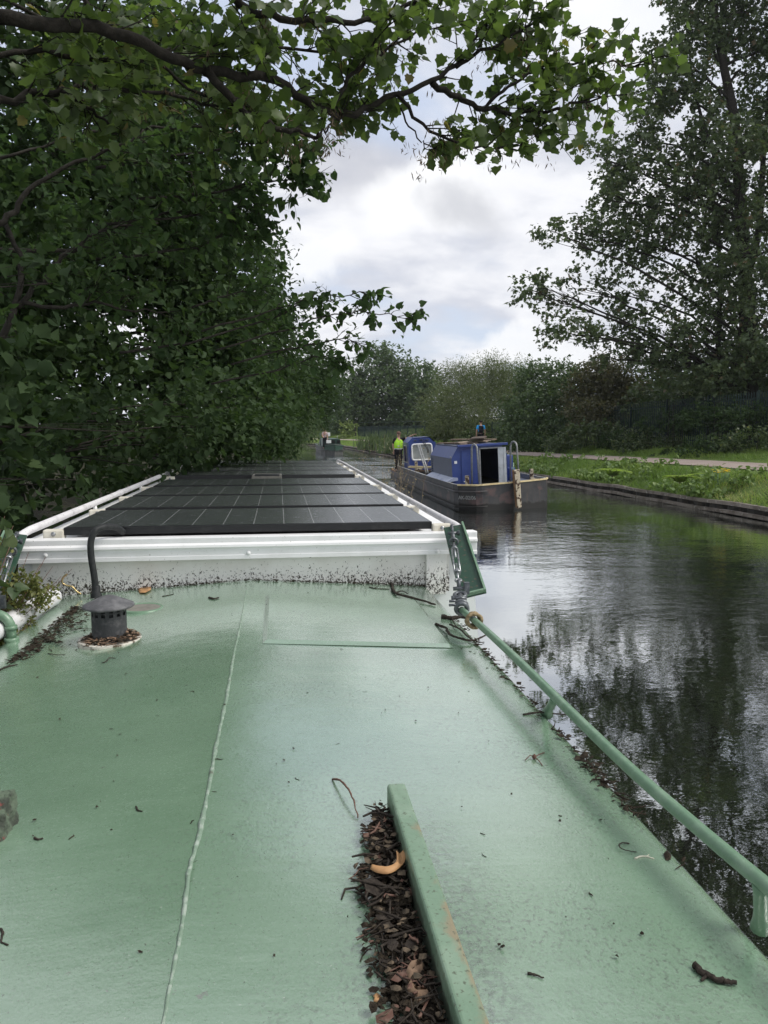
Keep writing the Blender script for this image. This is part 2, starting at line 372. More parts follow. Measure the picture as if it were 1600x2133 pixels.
def unit(a): return a/np.maximum(np.linalg.norm(a, axis=1, keepdims=True), 1e-9)
def leaf_obj(name, pos, tip, nrm, size, shape, mat, parent, rng, rnd=None):
    sv, st = shape; N = len(pos)
    tip = unit(tip); nrm = unit(nrm - tip*np.sum(nrm*tip, axis=1, keepdims=True)); side = np.cross(nrm, tip)
    V = (pos[:, None] + size[:, None, None]*(sv[None, :, 0, None]*tip[:, None] + sv[None, :, 1, None]*side[:, None] + sv[None, :, 2, None]*nrm[:, None])).reshape(-1, 3)
    V -= np.array(wloc(parent))
    T = (st[None] + (np.arange(N)*len(sv))[:, None, None]).reshape(-1, 3)
    me = bpy.data.meshes.new(name); nf = len(T)
    me.vertices.add(len(V)); me.vertices.foreach_set('co', V.ravel().astype(np.float32))
    me.loops.add(nf*3); me.loops.foreach_set('vertex_index', T.ravel().astype(np.int32))
    me.polygons.add(nf); me.polygons.foreach_set('loop_start', (np.arange(nf)*3).astype(np.int32))
    me.update(calc_edges=True)
    if rnd is None: rnd = rng.random(N)
    a = me.attributes.new('rnd', 'FLOAT', 'FACE'); a.data.foreach_set('value', np.repeat(rnd, len(st)).astype(np.float32))
    return link(name, me, mat, parent)

def catmull(pts, n=4):
    P = [np.array(p, float) for p in pts]; P = [2*P[0]-P[1]]+P+[2*P[-1]-P[-2]]; out = []
    for i in range(1, len(P)-2):
        for k in range(n):
            t = k/n; a, b, c, d = P[i-1:i+3]
            out.append(.5*((2*b)+(c-a)*t+(2*a-5*b+4*c-d)*t*t+(3*b-a-3*c+d)*t**3))
    out.append(P[-2]); return out

class Grow:
    """limbs -> twigs -> leaves; everything in world space"""
    def __init__(s, seed): s.rng = np.random.default_rng(seed); s.tubes = MB(); s.pos = []; s.tip = []; s.nrm = []
    def limb(s, pts, r0, r1, n=8, wob=0.0):
        P = catmull(pts); k = len(P)
        if wob: P = [p + s.rng.normal(0, wob, 3)*(0 < i < k-1) for i, p in enumerate(P)]
        s.tubes.tube(P, [r0+(r1-r0)*i/(k-1) for i in range(k)], n); return P
    def leaf(s, p, d, spread=.7, flat=.75):
        r = s.rng; t = np.array(d)*.6 + r.normal(0, spread, 3); t[2] -= .25
        nn = np.array((0, 0, 1.0))*flat + r.normal(0, .42, 3)
        s.pos.append(p); s.tip.append(t); s.nrm.append(nn)
    def twig(s, p, d, ln, step, r=.006, sub=2, droop=.15, spread=.7, start=.25):
        rg = s.rng; d = np.array(d)/np.linalg.norm(d); k = max(3, int(ln/.12)); q = np.array(p, float); P = [q]
        for i in range(k):
            d = d + rg.normal(0, .16, 3); d[2] -= droop/k; d /= np.linalg.norm(d)
            q = q + d*ln/k; P.append(q)
        s.tubes.tube(P, [r*(1-.75*i/k) for i in range(k+1)], 4, cap=False)
        m = max(1, int(ln*(1-start)/step))
        for j in range(m):
            f = start+(1-start)*(j+rg.random())/m; x = f*k; i = min(int(x), k-1); c = P[i]+(P[i+1]-P[i])*(x-i)
            s.leaf(c + rg.normal(0, .02, 3), d, spread)
        for _ in range(sub):
            i = rg.integers(1, k); dv = d*.7 + rg.normal(0, .6, 3); dv[2] *= .6
            s.twig(P[i], dv, ln*(.35+.3*rg.random()), step, r*.6, 0, droop, spread, .15)
        return P
    def along(s, P, n, ln, step, start=.1, sub=2, out=.8, upb=.1, r=.006, droop=.15, avoid=None):
        P = np.array(P); k = len(P)
        for _ in range(n):
            f = start+(1-start)*s.rng.random(); i = min(int(f*(k-1)), k-2); c = P[i]+(P[i+1]-P[i])*s.rng.random()
            t = P[i+1]-P[i]; t /= np.linalg.norm(t); o = s.rng.normal(0, 1, 3); o -= t*o.dot(t); o /= np.linalg.norm(o)
            if avoid is not None and o.dot(avoid) > 0: o -= 1.6*avoid*o.dot(avoid)
            o[2] = o[2]*.7+upb
            s.twig(c, t*.6+o*out, ln*(.5+.8*s.rng.random()), step, r, sub, droop)
    def blob(s, c, R, n, k, ln, flat=.8, gap=.0, gfreq=.8, up=.05):
        """n sprays of k leaves inside a squashed ball; gaps follow a noise field"""
        rg = s.rng; c = np.array(c, float); R = np.array(R, float)
        u = unit(rg.normal(0, 1, (n, 3))); rr = rg.random(n)**.42; pts = c + u*R*rr[:, None]
        for p, o in zip(pts, u):
            if gap and noise.noise(Vector(p)*gfreq) < -.5+gap: continue
            d = o*.7 + rg.normal(0, .5, 3); d[2] = d[2]*.5+up; d /= np.linalg.norm(d)
            for j in range(k):
                s.leaf(p + d*ln*(j/k) + rg.normal(0, ln*.13, 3), d, .65, flat)
    def done(s, tree, size, shape, mat, bark, crown='crown', wood='branches', jit=.35):
        if len(s.tubes.v): s.tubes.build(wood, bark, tree, normals=False)
        if s.pos:
            N = len(s.pos); sz = size*(1+jit*(s.rng.random(N)*2-1))
            leaf_obj(crown, np.array(s.pos), np.array(s.tip), np.array(s.nrm), sz, shape, mat, tree, s.rng)

exec_order = []
# ================================================================== SETTING
def interp(tab, y): return float(np.interp(y, [a for a, _ in tab], [b for _, b in tab]))
def polyl(tab, step=1.5):
    P = [Vector((x, y, 0)) for y, x in tab]; out = []
    for a, b in zip(P, P[1:]):
        k = max(1, int((b-a).length/step)); out += [a+(b-a)*i/k for i in range(k)]
    return out+[P[-1]]
def smooth_line(P, it=6):
    for _ in range(it): P = [P[0]]+[(P[i-1]+P[i]*2+P[i+1])/4 for i in range(1, len(P)-1)]+[P[-1]]
    return P
def normals2(P, sgn):
    out = []
    for i in range(len(P)):
        t = P[min(i+1, len(P)-1)]-P[max(i-1, 0)]; out.append(Vector((t.y, -t.x, 0)).normalized()*sgn)
    return out
RB = [(-60, 13.4), (0, 12.9), (16, 12.5), (23, 12.2), (32, 11.4), (48, 10.1), (64, 8.8), (78, 8.0), (90, 7.2), (100, 4.5), (106, -1), (110, -12), (116, -60)]
LB = [(-60, -1.9), (0, -1.9), (15, -1.9), (30, -1.2), (50, .2), (72, 1.7), (84, 1.0), (92, -4), (97, -14), (103, -60)]
RBP = smooth_line(polyl(RB)); LBP = smooth_line(polyl(LB))
RBN = normals2(RBP, 1); LBN = normals2(LBP, -1)
O1 = [(-10, 2.7), (21, 2.1), (30, 1.8), (38, 1.5), (64, 1.9), (110, 2.2)]
WID = [(-10, 3.3), (25, 3.2), (44, 2.6), (110, 2.4)]
ZP = [(0, 1.22), (15, 1.2), (21, 1.12), (30, 1.05), (38, .95), (64, .85), (110, .8)]
OF = [(-10, 9.2), (30, 8.5), (39, 7.8), (56, 7.4), (75, 6.6), (95, 5.4), (110, 5.2)]
ZF = [(20, 1.7), (30, 1.65), (39, 1.42), (56, 1.2), (75, 1.05), (110, 1.0)]
def rb_i(y): return min(range(len(RBP)), key=lambda i: abs(RBP[i].y-y) + (50 if i > 0 and RBP[i].x < 2 else 0))
def bank_pt(i, off, z): p = RBP[i]+RBN[i]*off; return Vector((p.x, p.y, z))
def bank_z(y, off):
    o1 = interp(O1, y); w = interp(WID, y); of = interp(OF, y); zp = interp(ZP, y); zf = interp(ZF, y)
    return float(np.interp(off, [0, .25, o1*.55, o1, o1+w, o1+w+.6, of, of+8, 380], [.34, .40, .34+(zp-.34)*.7, zp, zp+.03, zp+.12, zf, zf+1.2, zf+6]))

def grass_ground(t, b, P, tc):
    c = t.mix(t.ramp(t.noise(P, 1.6, 6, .65), .35, .65), (.075, .125, .034), (.13, .185, .05))
    c = t.mix(t.ramp(t.noise(P, 14, 5, .6), .55, .7), c, (.06, .05, .03)); setc(t, b, c)
    bump(t, b, t.noise(P, 9, 6, .65), .9, .12)
M['turf'] = pmat('turf', (.07, .11, .03), .95, .1, fn=grass_ground)
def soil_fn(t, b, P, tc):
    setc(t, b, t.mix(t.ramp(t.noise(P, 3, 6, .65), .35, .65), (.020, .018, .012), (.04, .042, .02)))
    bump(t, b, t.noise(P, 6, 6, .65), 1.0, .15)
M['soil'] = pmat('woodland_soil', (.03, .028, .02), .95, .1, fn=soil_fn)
def path_fn(t, b, P, tc):
    c = t.mix(t.ramp(t.noise(P, 1.3, 6, .65), .3, .7), (.27, .215, .19), (.35, .295, .262))
    c = t.mix(t.ramp(t.noise(P, 40, 4, .65), .45, .7), c, (.17, .145, .125)); setc(t, b, c)
    bump(t, b, t.noise(P, 30, 5, .7), .6, .02)
M['path'] = pmat('fine_gravel', (.3, .25, .22), .95, .15, fn=path_fn)
def water_fn(t, b, P, tc):
    w1 = t.noise(t.scaled(P, (1.0, 1.5, 1)), .55, 3, .5)
    w2 = t.noise(t.scaled(P, (1.0, 1.7, 1), rot=(0, 0, .25)), 2.6, 4, .55, .3)
    w3 = t.noise(t.scaled(P, (1, 1.5, 1), rot=(0, 0, -.2)), 9.0, 3, .5)
    sx = t.n('ShaderNodeSeparateXYZ', {0: P})
    # the breeze reaches the middle of the cut; the water beside the moored hull lies calmer; wash behind the workboats
    open_ = t.math('MULTIPLY_ADD', t.ramp(sx.outputs[0], 2.2, 6.0), 1.5, .12)
    patch = t.math('MULTIPLY_ADD', t.ramp(t.noise(P, .22, 3, .5), .35, .65), .7, .35)
    wash = t.math('MULTIPLY_ADD', t.ramp(sx.outputs[1], 22, 40), 2.6, 1.0)
    a = t.math('MULTIPLY', t.math('MULTIPLY', open_, patch), wash)
    h = t.math('MULTIPLY_ADD', w2, .5, t.math('MULTIPLY', w1, .9)); h = t.math('MULTIPLY_ADD', w3, .2, h)
    h = t.math('MULTIPLY', h, a)
    bump(t, b, h, 1.0, .014)
M['water'] = pmat('canal_water', (.010, .012, .008), .006, .5, fn=water_fn)
def water_gloss():
    t = M['water'].node_tree; b = t.nodes['Principled BSDF']; nrm = b.inputs['Normal'].links[0].from_socket; b.inputs['Specular IOR Level'].default_value = 0
    lw = t.nodes.new('ShaderNodeLayerWeight'); pw = t.nodes.new('ShaderNodeMath'); pw.operation = 'POWER'; pw.inputs[1].default_value = 1.1
    gl = t.nodes.new('ShaderNodeBsdfGlossy'); gl.inputs['Roughness'].default_value = .006; gl.inputs['Color'].default_value = (.95, .98, .98, 1)
    mx = t.nodes.new('ShaderNodeMixShader'); out = t.nodes['Material Output']
    t.links.new(nrm, gl.inputs['Normal']); t.links.new(lw.outputs['Facing'], pw.inputs[0]); t.links.new(pw.outputs[0], mx.inputs[0])
    t.links.new(b.outputs[0], mx.inputs[1]); t.links.new(gl.outputs[0], mx.inputs[2]); t.links.new(mx.outputs[0], out.inputs[0])
water_gloss()

def build_setting():
    me = MB(); R = 420
    o = MB().grid([[(-R, -R, 0), (R, -R, 0)], [(-R, R, 0), (R, R, 0)]]).build('water', M['water'])
    tag(o, 'dark canal water mirroring the sky and the trees', 'water', kind='structure')
    # towpath side: one sheet from the coping to the horizon
    offs = [0, .25, .7, 1.2, 'a', 'b', 'c', 'd', 'e', 'f', 60, 150, 380]
    rows = []
    rng = random.Random(3)
    for i, p in enumerate(RBP):
        y = p.y; o1 = interp(O1, y); w = interp(WID, y); of = interp(OF, y)
        m = {'a': o1-.1, 'b': o1+w*.5, 'c': o1+w+.1, 'd': o1+w+.8, 'e': of, 'f': of+8}
        row = []
        for k, q in enumerate(offs):
            q = m.get(q, q)
            if isinstance(q, float) and k in (2, 3): q = min(q, o1-.2)
            z = bank_z(y, q) + (rng.uniform(-.05, .05) if 2 <= k < 9 and k not in (4, 5, 6) else 0)
            if k == 5: z -= .03
            row.append(bank_pt(i, q, z))
        rows.append(row)
    tag(MB().grid(rows, True).build('ground', M['turf']), 'grassy canal bank and land beyond the towpath', 'ground', kind='structure')
    rows = []
    for i, p in enumerate(RBP):
        o1 = interp(O1, p.y); w = interp(WID, p.y); e1 = rng.uniform(-.12, .12); e2 = rng.uniform(-.12, .12)
        rows.append([bank_pt(i, o1+e1, bank_z(p.y, o1)+.012), bank_pt(i, o1+w*.3, bank_z(p.y, o1)+.05), bank_pt(i, o1+w*.7, bank_z(p.y, o1)+.06), bank_pt(i, o1+w+e2, bank_z(p.y, o1+w)+.012)])
    tag(MB().grid(rows, True).build('path', M['path']), 'pinkish grey gravel towpath along the canal', 'path', kind='structure')
    rows = []
    for p, n in zip(LBP, LBN):
        rows.append([Vector((p.x, p.y, -.5))+n*.0, Vector((p.x, p.y, .28))+n*.15, Vector((p.x, p.y, .6+rng.uniform(-.1, .1)))+n*1.2, Vector((p.x, p.y, 1.0))+n*4, Vector((p.x, p.y, 1.6))+n*12, Vector((p.x, p.y, 4))+n*60, Vector((p.x, p.y, 8))+n*380])
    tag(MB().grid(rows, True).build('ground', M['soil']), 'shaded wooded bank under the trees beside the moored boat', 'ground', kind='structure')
build_setting()

# --- sheet piling with its coping
def pile_fn(t, b, P, tc):
    sx = t.n('ShaderNodeSeparateXYZ', {0: P})
    c = t.mix(t.ramp(t.noise(P, 4, 5, .6), .4, .7), (.022, .021, .018), (.055, .045, .034)); setc(t, b, c)
M['pile'] = pmat('rusted_sheet_pile', (.03, .03, .025), .7, .3, fn=pile_fn)
M['coping'] = worn((.20, .175, .15), (.10, .085, .07), 2.5, .4, .7, .85, .2, bmp=.5, speck=(.30, .28, .25), sscale=9, slo=.58, shi=.66, name='weathered_coping')
def build_piling():
    i0 = [i for i, p in enumerate(RBP) if -4 < p.y < 104 and p.x > .5]
    P = [RBP[i] for i in i0]; N = [RBN[i] for i in i0]
    root = empty('bank_piling', (P[0].x, P[0].y, 0), 'rusty sheet piling with weathered coping edging the grass bank', 'bank edging')
    fine = []; 
    for a, b, n in zip(P, P[1:], N):
        k = max(1, int((b-a).length/.2))
        fine += [(a+(b-a)*j/k, n) for j in range(k)]
    rows = []
    for j, (p, n) in enumerate(fine):
        q = p + n*(.0 if (j//2) % 2 else .10); rows.append([(q.x, q.y, -.4), (q.x, q.y, .24)])
    MB().grid(rows).build('sheet_pile', M['pile'], root)
    def band(name, o0, o1, z0, z1, m):
        rr = []
        for p, n in zip(P, N):
            w = random.Random(int(p.y*50)).uniform(-.02, .02); a = p+n*o0; b = p+n*o1
            rr.append([(a.x, a.y, z0+w), (a.x, a.y, z1+w), (b.x, b.y, z1+w+.01), (b.x, b.y, z0+w)])
        MB().grid(rr).build(name, m, root)
    band('coping', -.05, .22, .245, .345, M['coping'])
    band('waling', -.09, -.012, .02, .11, M['coping'])
build_piling()

# --- grass: blades on the bank and on the verge
def build_grass():
    rng = np.random.default_rng(5); pos = []; tip = []; sz = []
    for i, p in enumerate(RBP[:-1]):
        if p.y < 8 or p.y > 104: continue
        o1 = interp(O1, p.y); w = interp(WID, p.y); of = interp(OF, p.y); den = float(np.interp(p.y, [8, 30, 60, 104], [330, 300, 150, 60]))
        for a, b, s in ((.05, o1+.05, 1.0), (o1+w-.05, o1+w+2.2, .95)):
            n = int((b-a)*1.5*den)
            for _ in range(n):
                f = rng.random(); o = a+(b-a)*rng.random(); q = p+(RBP[i+1]-p)*f + RBN[i]*o
                cl = noise.noise(Vector((q.x*.9, q.y*.9, 0)))
                pos.append((q.x, q.y, bank_z(q.y, o)-.04)); edge = .5 if o > o1-.4 and o < o1+w+.35 else 1
                sz.append((.15+.16*cl+.12*rng.random())*s*edge); t = rng.normal(0, .55, 3); t[2] = 1; tip.append(t)
    pos = np.array(pos); tip = np.array(tip); N = len(pos); nr = rng.normal(0, 1, (N, 3))
    sz = np.maximum(np.array(sz), .08)
    rn = np.clip(np.array([noise.noise(Vector((x*.35, y*.35, 4))) for x, y, z in pos])*.9+.45+rng.normal(0, .16, N), 0, .99)
    tag(leaf_obj('grass', pos, tip, nr, sz, BLADE, L['grass'], None, rng, rn), 'rough green grass on the canal bank and verge', 'grass', kind='stuff')
build_grass()
def verge_weeds():
    g = Grow(77); rng = g.rng
    for i, p in enumerate(RBP[:-1]):
        if p.y < 14 or p.y > 80: continue
        o1 = interp(O1, p.y)
        for _ in range(int(np.interp(p.y, [14, 40, 80], [46, 30, 10]))):
            o = rng.random()**1.6*o1*.9+.05; q = p+RBN[i]*o+Vector((0, rng.uniform(0, 1.5), 0)); z = bank_z(q.y, o)
            if noise.noise(Vector((q.x*.6, q.y*.6, 9))) < -.05: continue
            for _ in range(7): g.leaf((q.x+rng.normal(0, .12), q.y+rng.normal(0, .12), z+.05+rng.random()*.25), rng.normal(0, 1, 3), .5, .9)
    pos = np.array(g.pos); o = leaf_obj('weeds', pos, np.array(g.tip), np.array(g.nrm), .09+.08*rng.random(len(pos)), LIME, L['bankweed'], None, rng)
    tag(o, 'low leafy weeds among the grass on the canal bank', 'weeds', kind='stuff')
verge_weeds()

# ================================================================== THE GREEN AND WHITE NARROWBOAT
XC = -.155
def roofz(x):
    a = abs(x-XC); return float(np.interp(a, [0, .45, .8, .90], [1.64, 1.612, 1.590, 1.581]))
def roofpt(px, py, lift=0.0):
    z = 1.61
    for _ in range(6):
        p = at_z(px, py, z+lift); z = roofz(p.x)
    return p
boat = empty('narrowboat', (XC, 5, 0), 'green and white boat with solar panels on its roof, the one photographed from', 'boat')
def build_boat():
    # hull, a plan that tapers to the bow, and the gunwale deck
    half = [(-2.6, .75), (-2.2, 1.05), (-1.4, 1.28), (0, 1.3), (11.5, 1.3), (13, 1.15), (14.4, .7), (15.3, .12)]
    plan = [(XC+w, y) for y, w in half]+[(XC-w, y) for y, w in reversed(half)]
    low = [(XC+(x-XC)*.97, y) for x, y in plan]; k = len(plan); mb = MB()
    vs = [(x, y, -.4) for x, y in low]+[(x, y, .72) for x, y in plan]
    mb.add(vs, [(i, (i+1) % k, k+(i+1) % k, k+i) for i in range(k)]+[tuple(range(k, 2*k))]).build('hull', M['hullblack'], boat)
    for s in (1, -1): MB().tube([(XC+s*(w+.012), y, .66) for y, w in half], .028, 8).build('rubbing_strake', M['hullblack'], boat)
    # green cabin
    prof = [(0, 1.64), (.25, 1.6245), (.45, 1.612), (.65, 1.5995), (.8, 1.590), (.87, 1.584), (.893, 1.579), (.908, 1.566), (.915, 1.545)]
    xs = [(-a, z) for a, z in reversed(prof)]+prof[1:]
    ys = [.42+(3.87-.42)*i/24 for i in range(25)]
    def dent(a, y): return .0022*noise.noise(Vector((a*1.7, y*1.3, 2)))*(1 if abs(a) < .85 else 0)
    rf = MB()
    for half_ in (xs[:len(prof)], xs[len(prof)-1:]): rf.grid([[(XC+a, y, z+dent(a, y)) for a, z in half_] for y in ys], True)
    rf.build('cabin_roof', M['roof'], boat)
    mb = MB()
    for s in (1, -1):
        mb.grid([[(XC+s*.914, y, 1.546), (XC+s*.985, y, 1.2), (XC+s*1.12, y, .721)] for y in (.42, 3.87)])
    mb.add([(XC-.914, .42, 1.545), (XC+.914, .42, 1.545), (XC+1.12, .42, .721), (XC-1.12, .42, .721)], [(0, 1, 2, 3)])
    mb.grid([[(XC+a, .421, z) for a, z in xs], [(XC+a*.99, .421, 1.5) for a, z in xs]])
    mb.build('cabin_side', M['rail'], boat)
    # weld bead down the ridge
    pts = []; rr = []; r = random.Random(4)
    for i in range(150):
        y = 3.6-(3.6-.45)*i/149; pts.append((XC-.003+.0025*noise.noise(Vector((0, y*2.5, 0)))+r.uniform(-.0009, .0009)-.006*max(0, 1-abs(y-1.28)/.12), y, 1.6395+dent(0, y)-.0035*max(0, noise.noise(Vector((9, y*3.3, 0)))*2))); rr.append(.74*(.0048+.0022*r.random()+.002*noise.noise(Vector((3, y*8, 0))))*float(np.interp(y, [.5, .9, 1.4, 2.6, 3.6], [.35, .5, 1.2, 1.0, .5])))
    MB().tube(pts, rr, 6).build('weld_bead', M['bead'], boat)
    # doubler plate
    def slab(name, x0, x1, y0, y1, t, bev, mat, nx=14):
        g = []
        for j, (dy, h) in enumerate(((0, 0), (bev, 1), (1-bev, 1), (1, 0))):
            row = []
            for i in range(nx+1):
                u = [0, .022]+[.022+.956*k/(nx-2) for k in range(1, nx-1)]+[1]
                x = x0+(x1-x0)*u[i]; hh = min(h, 0 if i in (0, nx) else 1); y = y0+(y1-y0)*dy
                row.append((x, y, roofz(x)+.0016+t*hh))
            g.append(row)
        return MB().grid(g).build(name, mat, boat)
    slab('doubler_plate', -.067, .63, 2.70, 3.50, .009, .03, M['roof'])
    # filler plate
    c = (-.60, 3.40, 1.606)
    f = MB().lathe([(.09, -.02), (.09, .012), (.082, .016), (.078, .010), (0, .010)], c, 28).build('filler_plate', M['rail'], boat)
    MB().lathe([(.0775, .0115), (.05, .0125), (0, .0125)], c, 28).build('lid', M['greybrown'], f)
    # hatch runner
    x0, x1 = .203, .240
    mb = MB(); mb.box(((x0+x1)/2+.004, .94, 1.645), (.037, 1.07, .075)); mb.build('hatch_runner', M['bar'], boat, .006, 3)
    # mushroom vent
    vc = Vector((-.632, 2.90, 1.612)); v = empty('roof_vent', vc); v.parent = boat; v.location = vc-wloc(boat)
    fl = []
    for j in range(40):
        a = 2*math.pi*j/40; q = .112+.006*noise.noise(Vector((math.cos(a)*2, math.sin(a)*2, 0))); fl.append((vc.x+q*math.cos(a), vc.y+q*math.sin(a)))
    MB().prism(fl, 1.600, 1.622).build('flange', M['flange'], v, .003)
    n = 28; mb = MB(); zs = [0, .03, .095, .100, .112, .116, .128, .134]
    vs = [(vc.x+.062*math.cos(2*math.pi*j/n), vc.y+.062*math.sin(2*math.pi*j/n), 1.612+z) for z in zs for j in range(n)]
    fs = [(i*n+j, i*n+(j+1) % n, (i+1)*n+(j+1) % n, (i+1)*n+j) for i in range(len(zs)-1) for j in range(n) if not (i in (3, 5) and j % 2 == 0)]
    mb.add(vs, fs, True).build('collar', M['vent'], v)
    MB().lathe([(.052, .0), (.052, .13)], vc, 20).build('flue', M['black'], v)
    MB().lathe([(.088, .128), (.093, .132), (.090, .138), (.06, .152), (.03, .166), (.012, .172), (0, .173)], vc, 32).build('cap', M['ventcap'], v)
    # handrail of the green cabin
    rl = [(.712, 2.93, 1.678), (.722, 2.6, 1.68), (.727, 2.2, 1.68), (.7255, 1.8, 1.68), (.728, 1.47, 1.68), (.742, 1.2, 1.68), (.757, 1.0, 1.68), (.768, .8, 1.678), (.776, .45, 1.67), (.776, .40, 1.60)]
    h = MB().tube(catmull(rl, 5), .0128, 14).build('handrail', M['rail'], boat)
    for (b, tpt) in ((roofpt(1140, 1484), (.7265, 1.92, 1.676)), (roofpt(1586, 1928), (.752, 1.065, 1.676))):
        d = Vector(tpt)-b
        MB().tube([b-Vector((0, 0, .004)), b+d*.12, b+d*.3, b+d*.8, Vector(tpt)], [.018, .0135, .0115, .0115, .013], 12).build('post', M['rail'], h)
    # white cabin: bulkhead, side walls, roof slab, fascia
    mb = MB(); n = 30
    mb.grid([[(-1.19+2.06*i/n, 3.862, roofz(-1.19+2.06*i/n)-.03) for i in range(n+1)], [(-1.19+2.06*i/n, 3.862, 1.775) for i in range(n+1)]])
    mb.build('bulkhead', M['bulkhead'], boat)
    MB().box((.795, 3.846, 1.655), (.105, .03, .23)).build('corner_panel', M['bulkhead'], boat, .003)
    mb = MB()
    for s, xt in ((1, .985), (-1, -1.25)):
        mb.grid([[(xt, y, 1.80), (xt+s*.03, y, 1.4), (xt+s*.10, y, .721)] for y in (3.88, 11.9)])
        mb.grid([[(XC+s*.87, y, z) for y in (3.87, 3.8705)] for z in (.721, 1.80)])
        mb.add([(XC+s*.80, 3.872, 1.80), (xt, 3.872, 1.80), (xt+s*.10, 3.872, .721), (XC+s*.80, 3.872, .721)], [(0, 1, 2, 3)])
    mb.add([(-1.25, 11.9, 1.8), (.985, 11.9, 1.8), (1.085, 11.9, .721), (-1.35, 11.9, .721)], [(0, 1, 2, 3)])
    mb.build('saloon_side', M['white'], boat)
    MB().box((-.133, 7.92, 1.815), (2.25, 8.06, .05)).build('saloon_roof', M['white'], boat, .008)
    pf = [(3.905, 1.862), (3.822, 1.866), (3.818, 1.860), (3.818, 1.836), (3.808, 1.826), (3.806, 1.815), (3.816, 1.806), (3.818, 1.775), (3.814, 1.7725), (3.814, 1.754), (3.848, 1.754), (3.85, 1.77), (3.905, 1.77)]
    fa = MB().extrude([(-1.262, y, z) for y, z in pf], (2.19, 0, 0)).build('fascia', M['white'], boat)
    fx = MB().extrude([(.929, y-.004, z+(.004 if z > 1.8 else -.004)) for y, z in pf], (.075, 0, 0)); fx.build('fascia_end', M['white'], boat, .004)
    for px, py in ((95, 1157), (518, 1152), (911, 1149)):
        p = at_Y(px, py, 3.815); MB().lathe([(.011, 0), (.0105, .004), (.006, .007), (0, .008)], p, 14, Matrix.Rotation(rad(90), 3, 'X')).build('screw', M['white'], fa)
    # white handrails of the saloon
    for xs_, z in ((.888, 1.90), (-1.20, 1.905)):
        s = 1 if xs_ > 0 else -1
        pts = [(xs_+s*.05, 3.80, z-.055), (xs_+s*.035, 3.93, z-.018), (xs_, 4.25, z), (xs_, 6, z), (xs_, 8, z), (xs_, 11.3, z), (xs_, 11.75, z-.02), (xs_, 11.85, z-.07)]
        r_ = MB().tube(catmull(pts, 6), .0195, 12).build('handrail', M['pipe'], boat)
        for y in (5.2, 6.9, 8.7, 10.6): MB().tube([(xs_-s*.015, y, 1.84), (xs_, y, z)], .013, 8).build('post', M['white'], r_)
        for y in (6.05, 9.6): MB().tube([(xs_, y-.03, z), (xs_, y+.03, z)], .0235, 12).build('joint', M['pipe'], r_)
    # solar panels
    starts = [3.93, 4.86, 5.75, 6.68, 8.05, 8.93, 9.8, 10.68]
    for k, y in enumerate(starts):
        p = empty('solar_panel', (-.1325, y, 1.87)); p.parent = boat; p.location = Vector((-.1325, y, 1.87))-wloc(boat)
        W, Dp = 1.845, .80; xm = -.1325
        MB().box((xm, y+Dp/2, 1.889), (W, Dp, .038)).build('frame', M['black'], p, .002)
        g = MB().grid([[(xm-W/2+.008, y+.008, 1.9095), (xm+W/2-.008, y+.008, 1.9095)], [(xm-W/2+.008, y+Dp-.008, 1.9095), (xm+W/2-.008, y+Dp-.008, 1.9095)]])
        gl = g.build('glass', M['cells'], p)
        for sx_ in (-1, 1):
            cx = xm+sx_*(W/2+.048)
            yb = y-.012 if sx_ > 0 else y+.02
            br = MB().box((cx, yb, 1.874), (.10, .05, .05)).build('mounting_corner', M['cream'], p, .008)
            MB().lathe([(.012, 0), (.010, .006), (0, .007)], (cx, yb-.025, 1.878), 10, Matrix.Rotation(rad(90), 3, 'X')).build('bolt', M['zinc'], p)
    # roof hatch in the gap
    h = MB(); x0, x1, y0, y1 = -.255, .012, 7.72, 8.02
    for c, s in ((((x0+x1)/2, y0, 1.888), (x1-x0+.03, .03, .055)), (((x0+x1)/2, y1, 1.895), (x1-x0, .025, .06)), ((x0, (y0+y1)/2, 1.895), (.025, y1-y0-.03, .06)), ((x1, (y0+y1)/2, 1.895), (.025, y1-y0-.03, .06))): h.box(c, s)
    hb = h.build('hatch_coaming', M['greybrown'], boat, .006)
    MB().box(((x0+x1)/2, (y0+y1)/2+.01, 1.915), (x1-x0-.02, y1-y0-.03, .016)).build('hatch_dark_fill', M['black'], hb)  # black sheet painted as the dark inside of the open hatch
    # black hose over the fascia
    P = [(-.868, 3.735, 1.60), (-.873, 3.732, 1.70), (-.884, 3.735, 1.80), (-.882, 3.74, 1.87), (-.862, 3.755, 1.915), (-.83, 3.79, 1.927), (-.79, 3.85, 1.915), (-.765, 3.90, 1.885)]
    ho = MB().tube(catmull(P, 6), .0155, 12).build('hose', M['hose'], boat)
    MB().lathe([(.026, 0), (.026, .012), (.0195, .02), (.0195, .05), (.0158, .055)], (-.868, 3.735, 1.60), 16).build('gland', M['hose'], ho)
    # brass hook
    P = [at_Y(x, y, 3.78) for x, y in ((140, 1196), (131, 1204), (130, 1214), (140, 1220), (150, 1222), (160, 1232), (170, 1238))]
    MB().tube(catmull(P, 4), .005, 8).build('hook', M['brass'], boat)
M['hullblack'] = worn((.012, .012, .013), (.03, .028, .026), 6, .4, .7, .5, .4, name='blacking')
M['bead'] = worn((.20, .29, .21), (.36, .43, .36), 55, .48, .62, .4, .5, bmp=.5, speck=(.12, .14, .10), sscale=24, slo=.63, shi=.68, name='welded_green_paint')  # pale blotches are painted glints along the weld
M['greybrown'] = worn((.20, .19, .165), (.13, .13, .11), 20, .4, .7, .7, .3, name='dull_grey_plate')
M['ventcap'] = worn((.085, .085, .09), (.15, .15, .155), 28, .4, .7, .55, .35, bmp=.2, name='weathered_cap_steel')
build_boat()

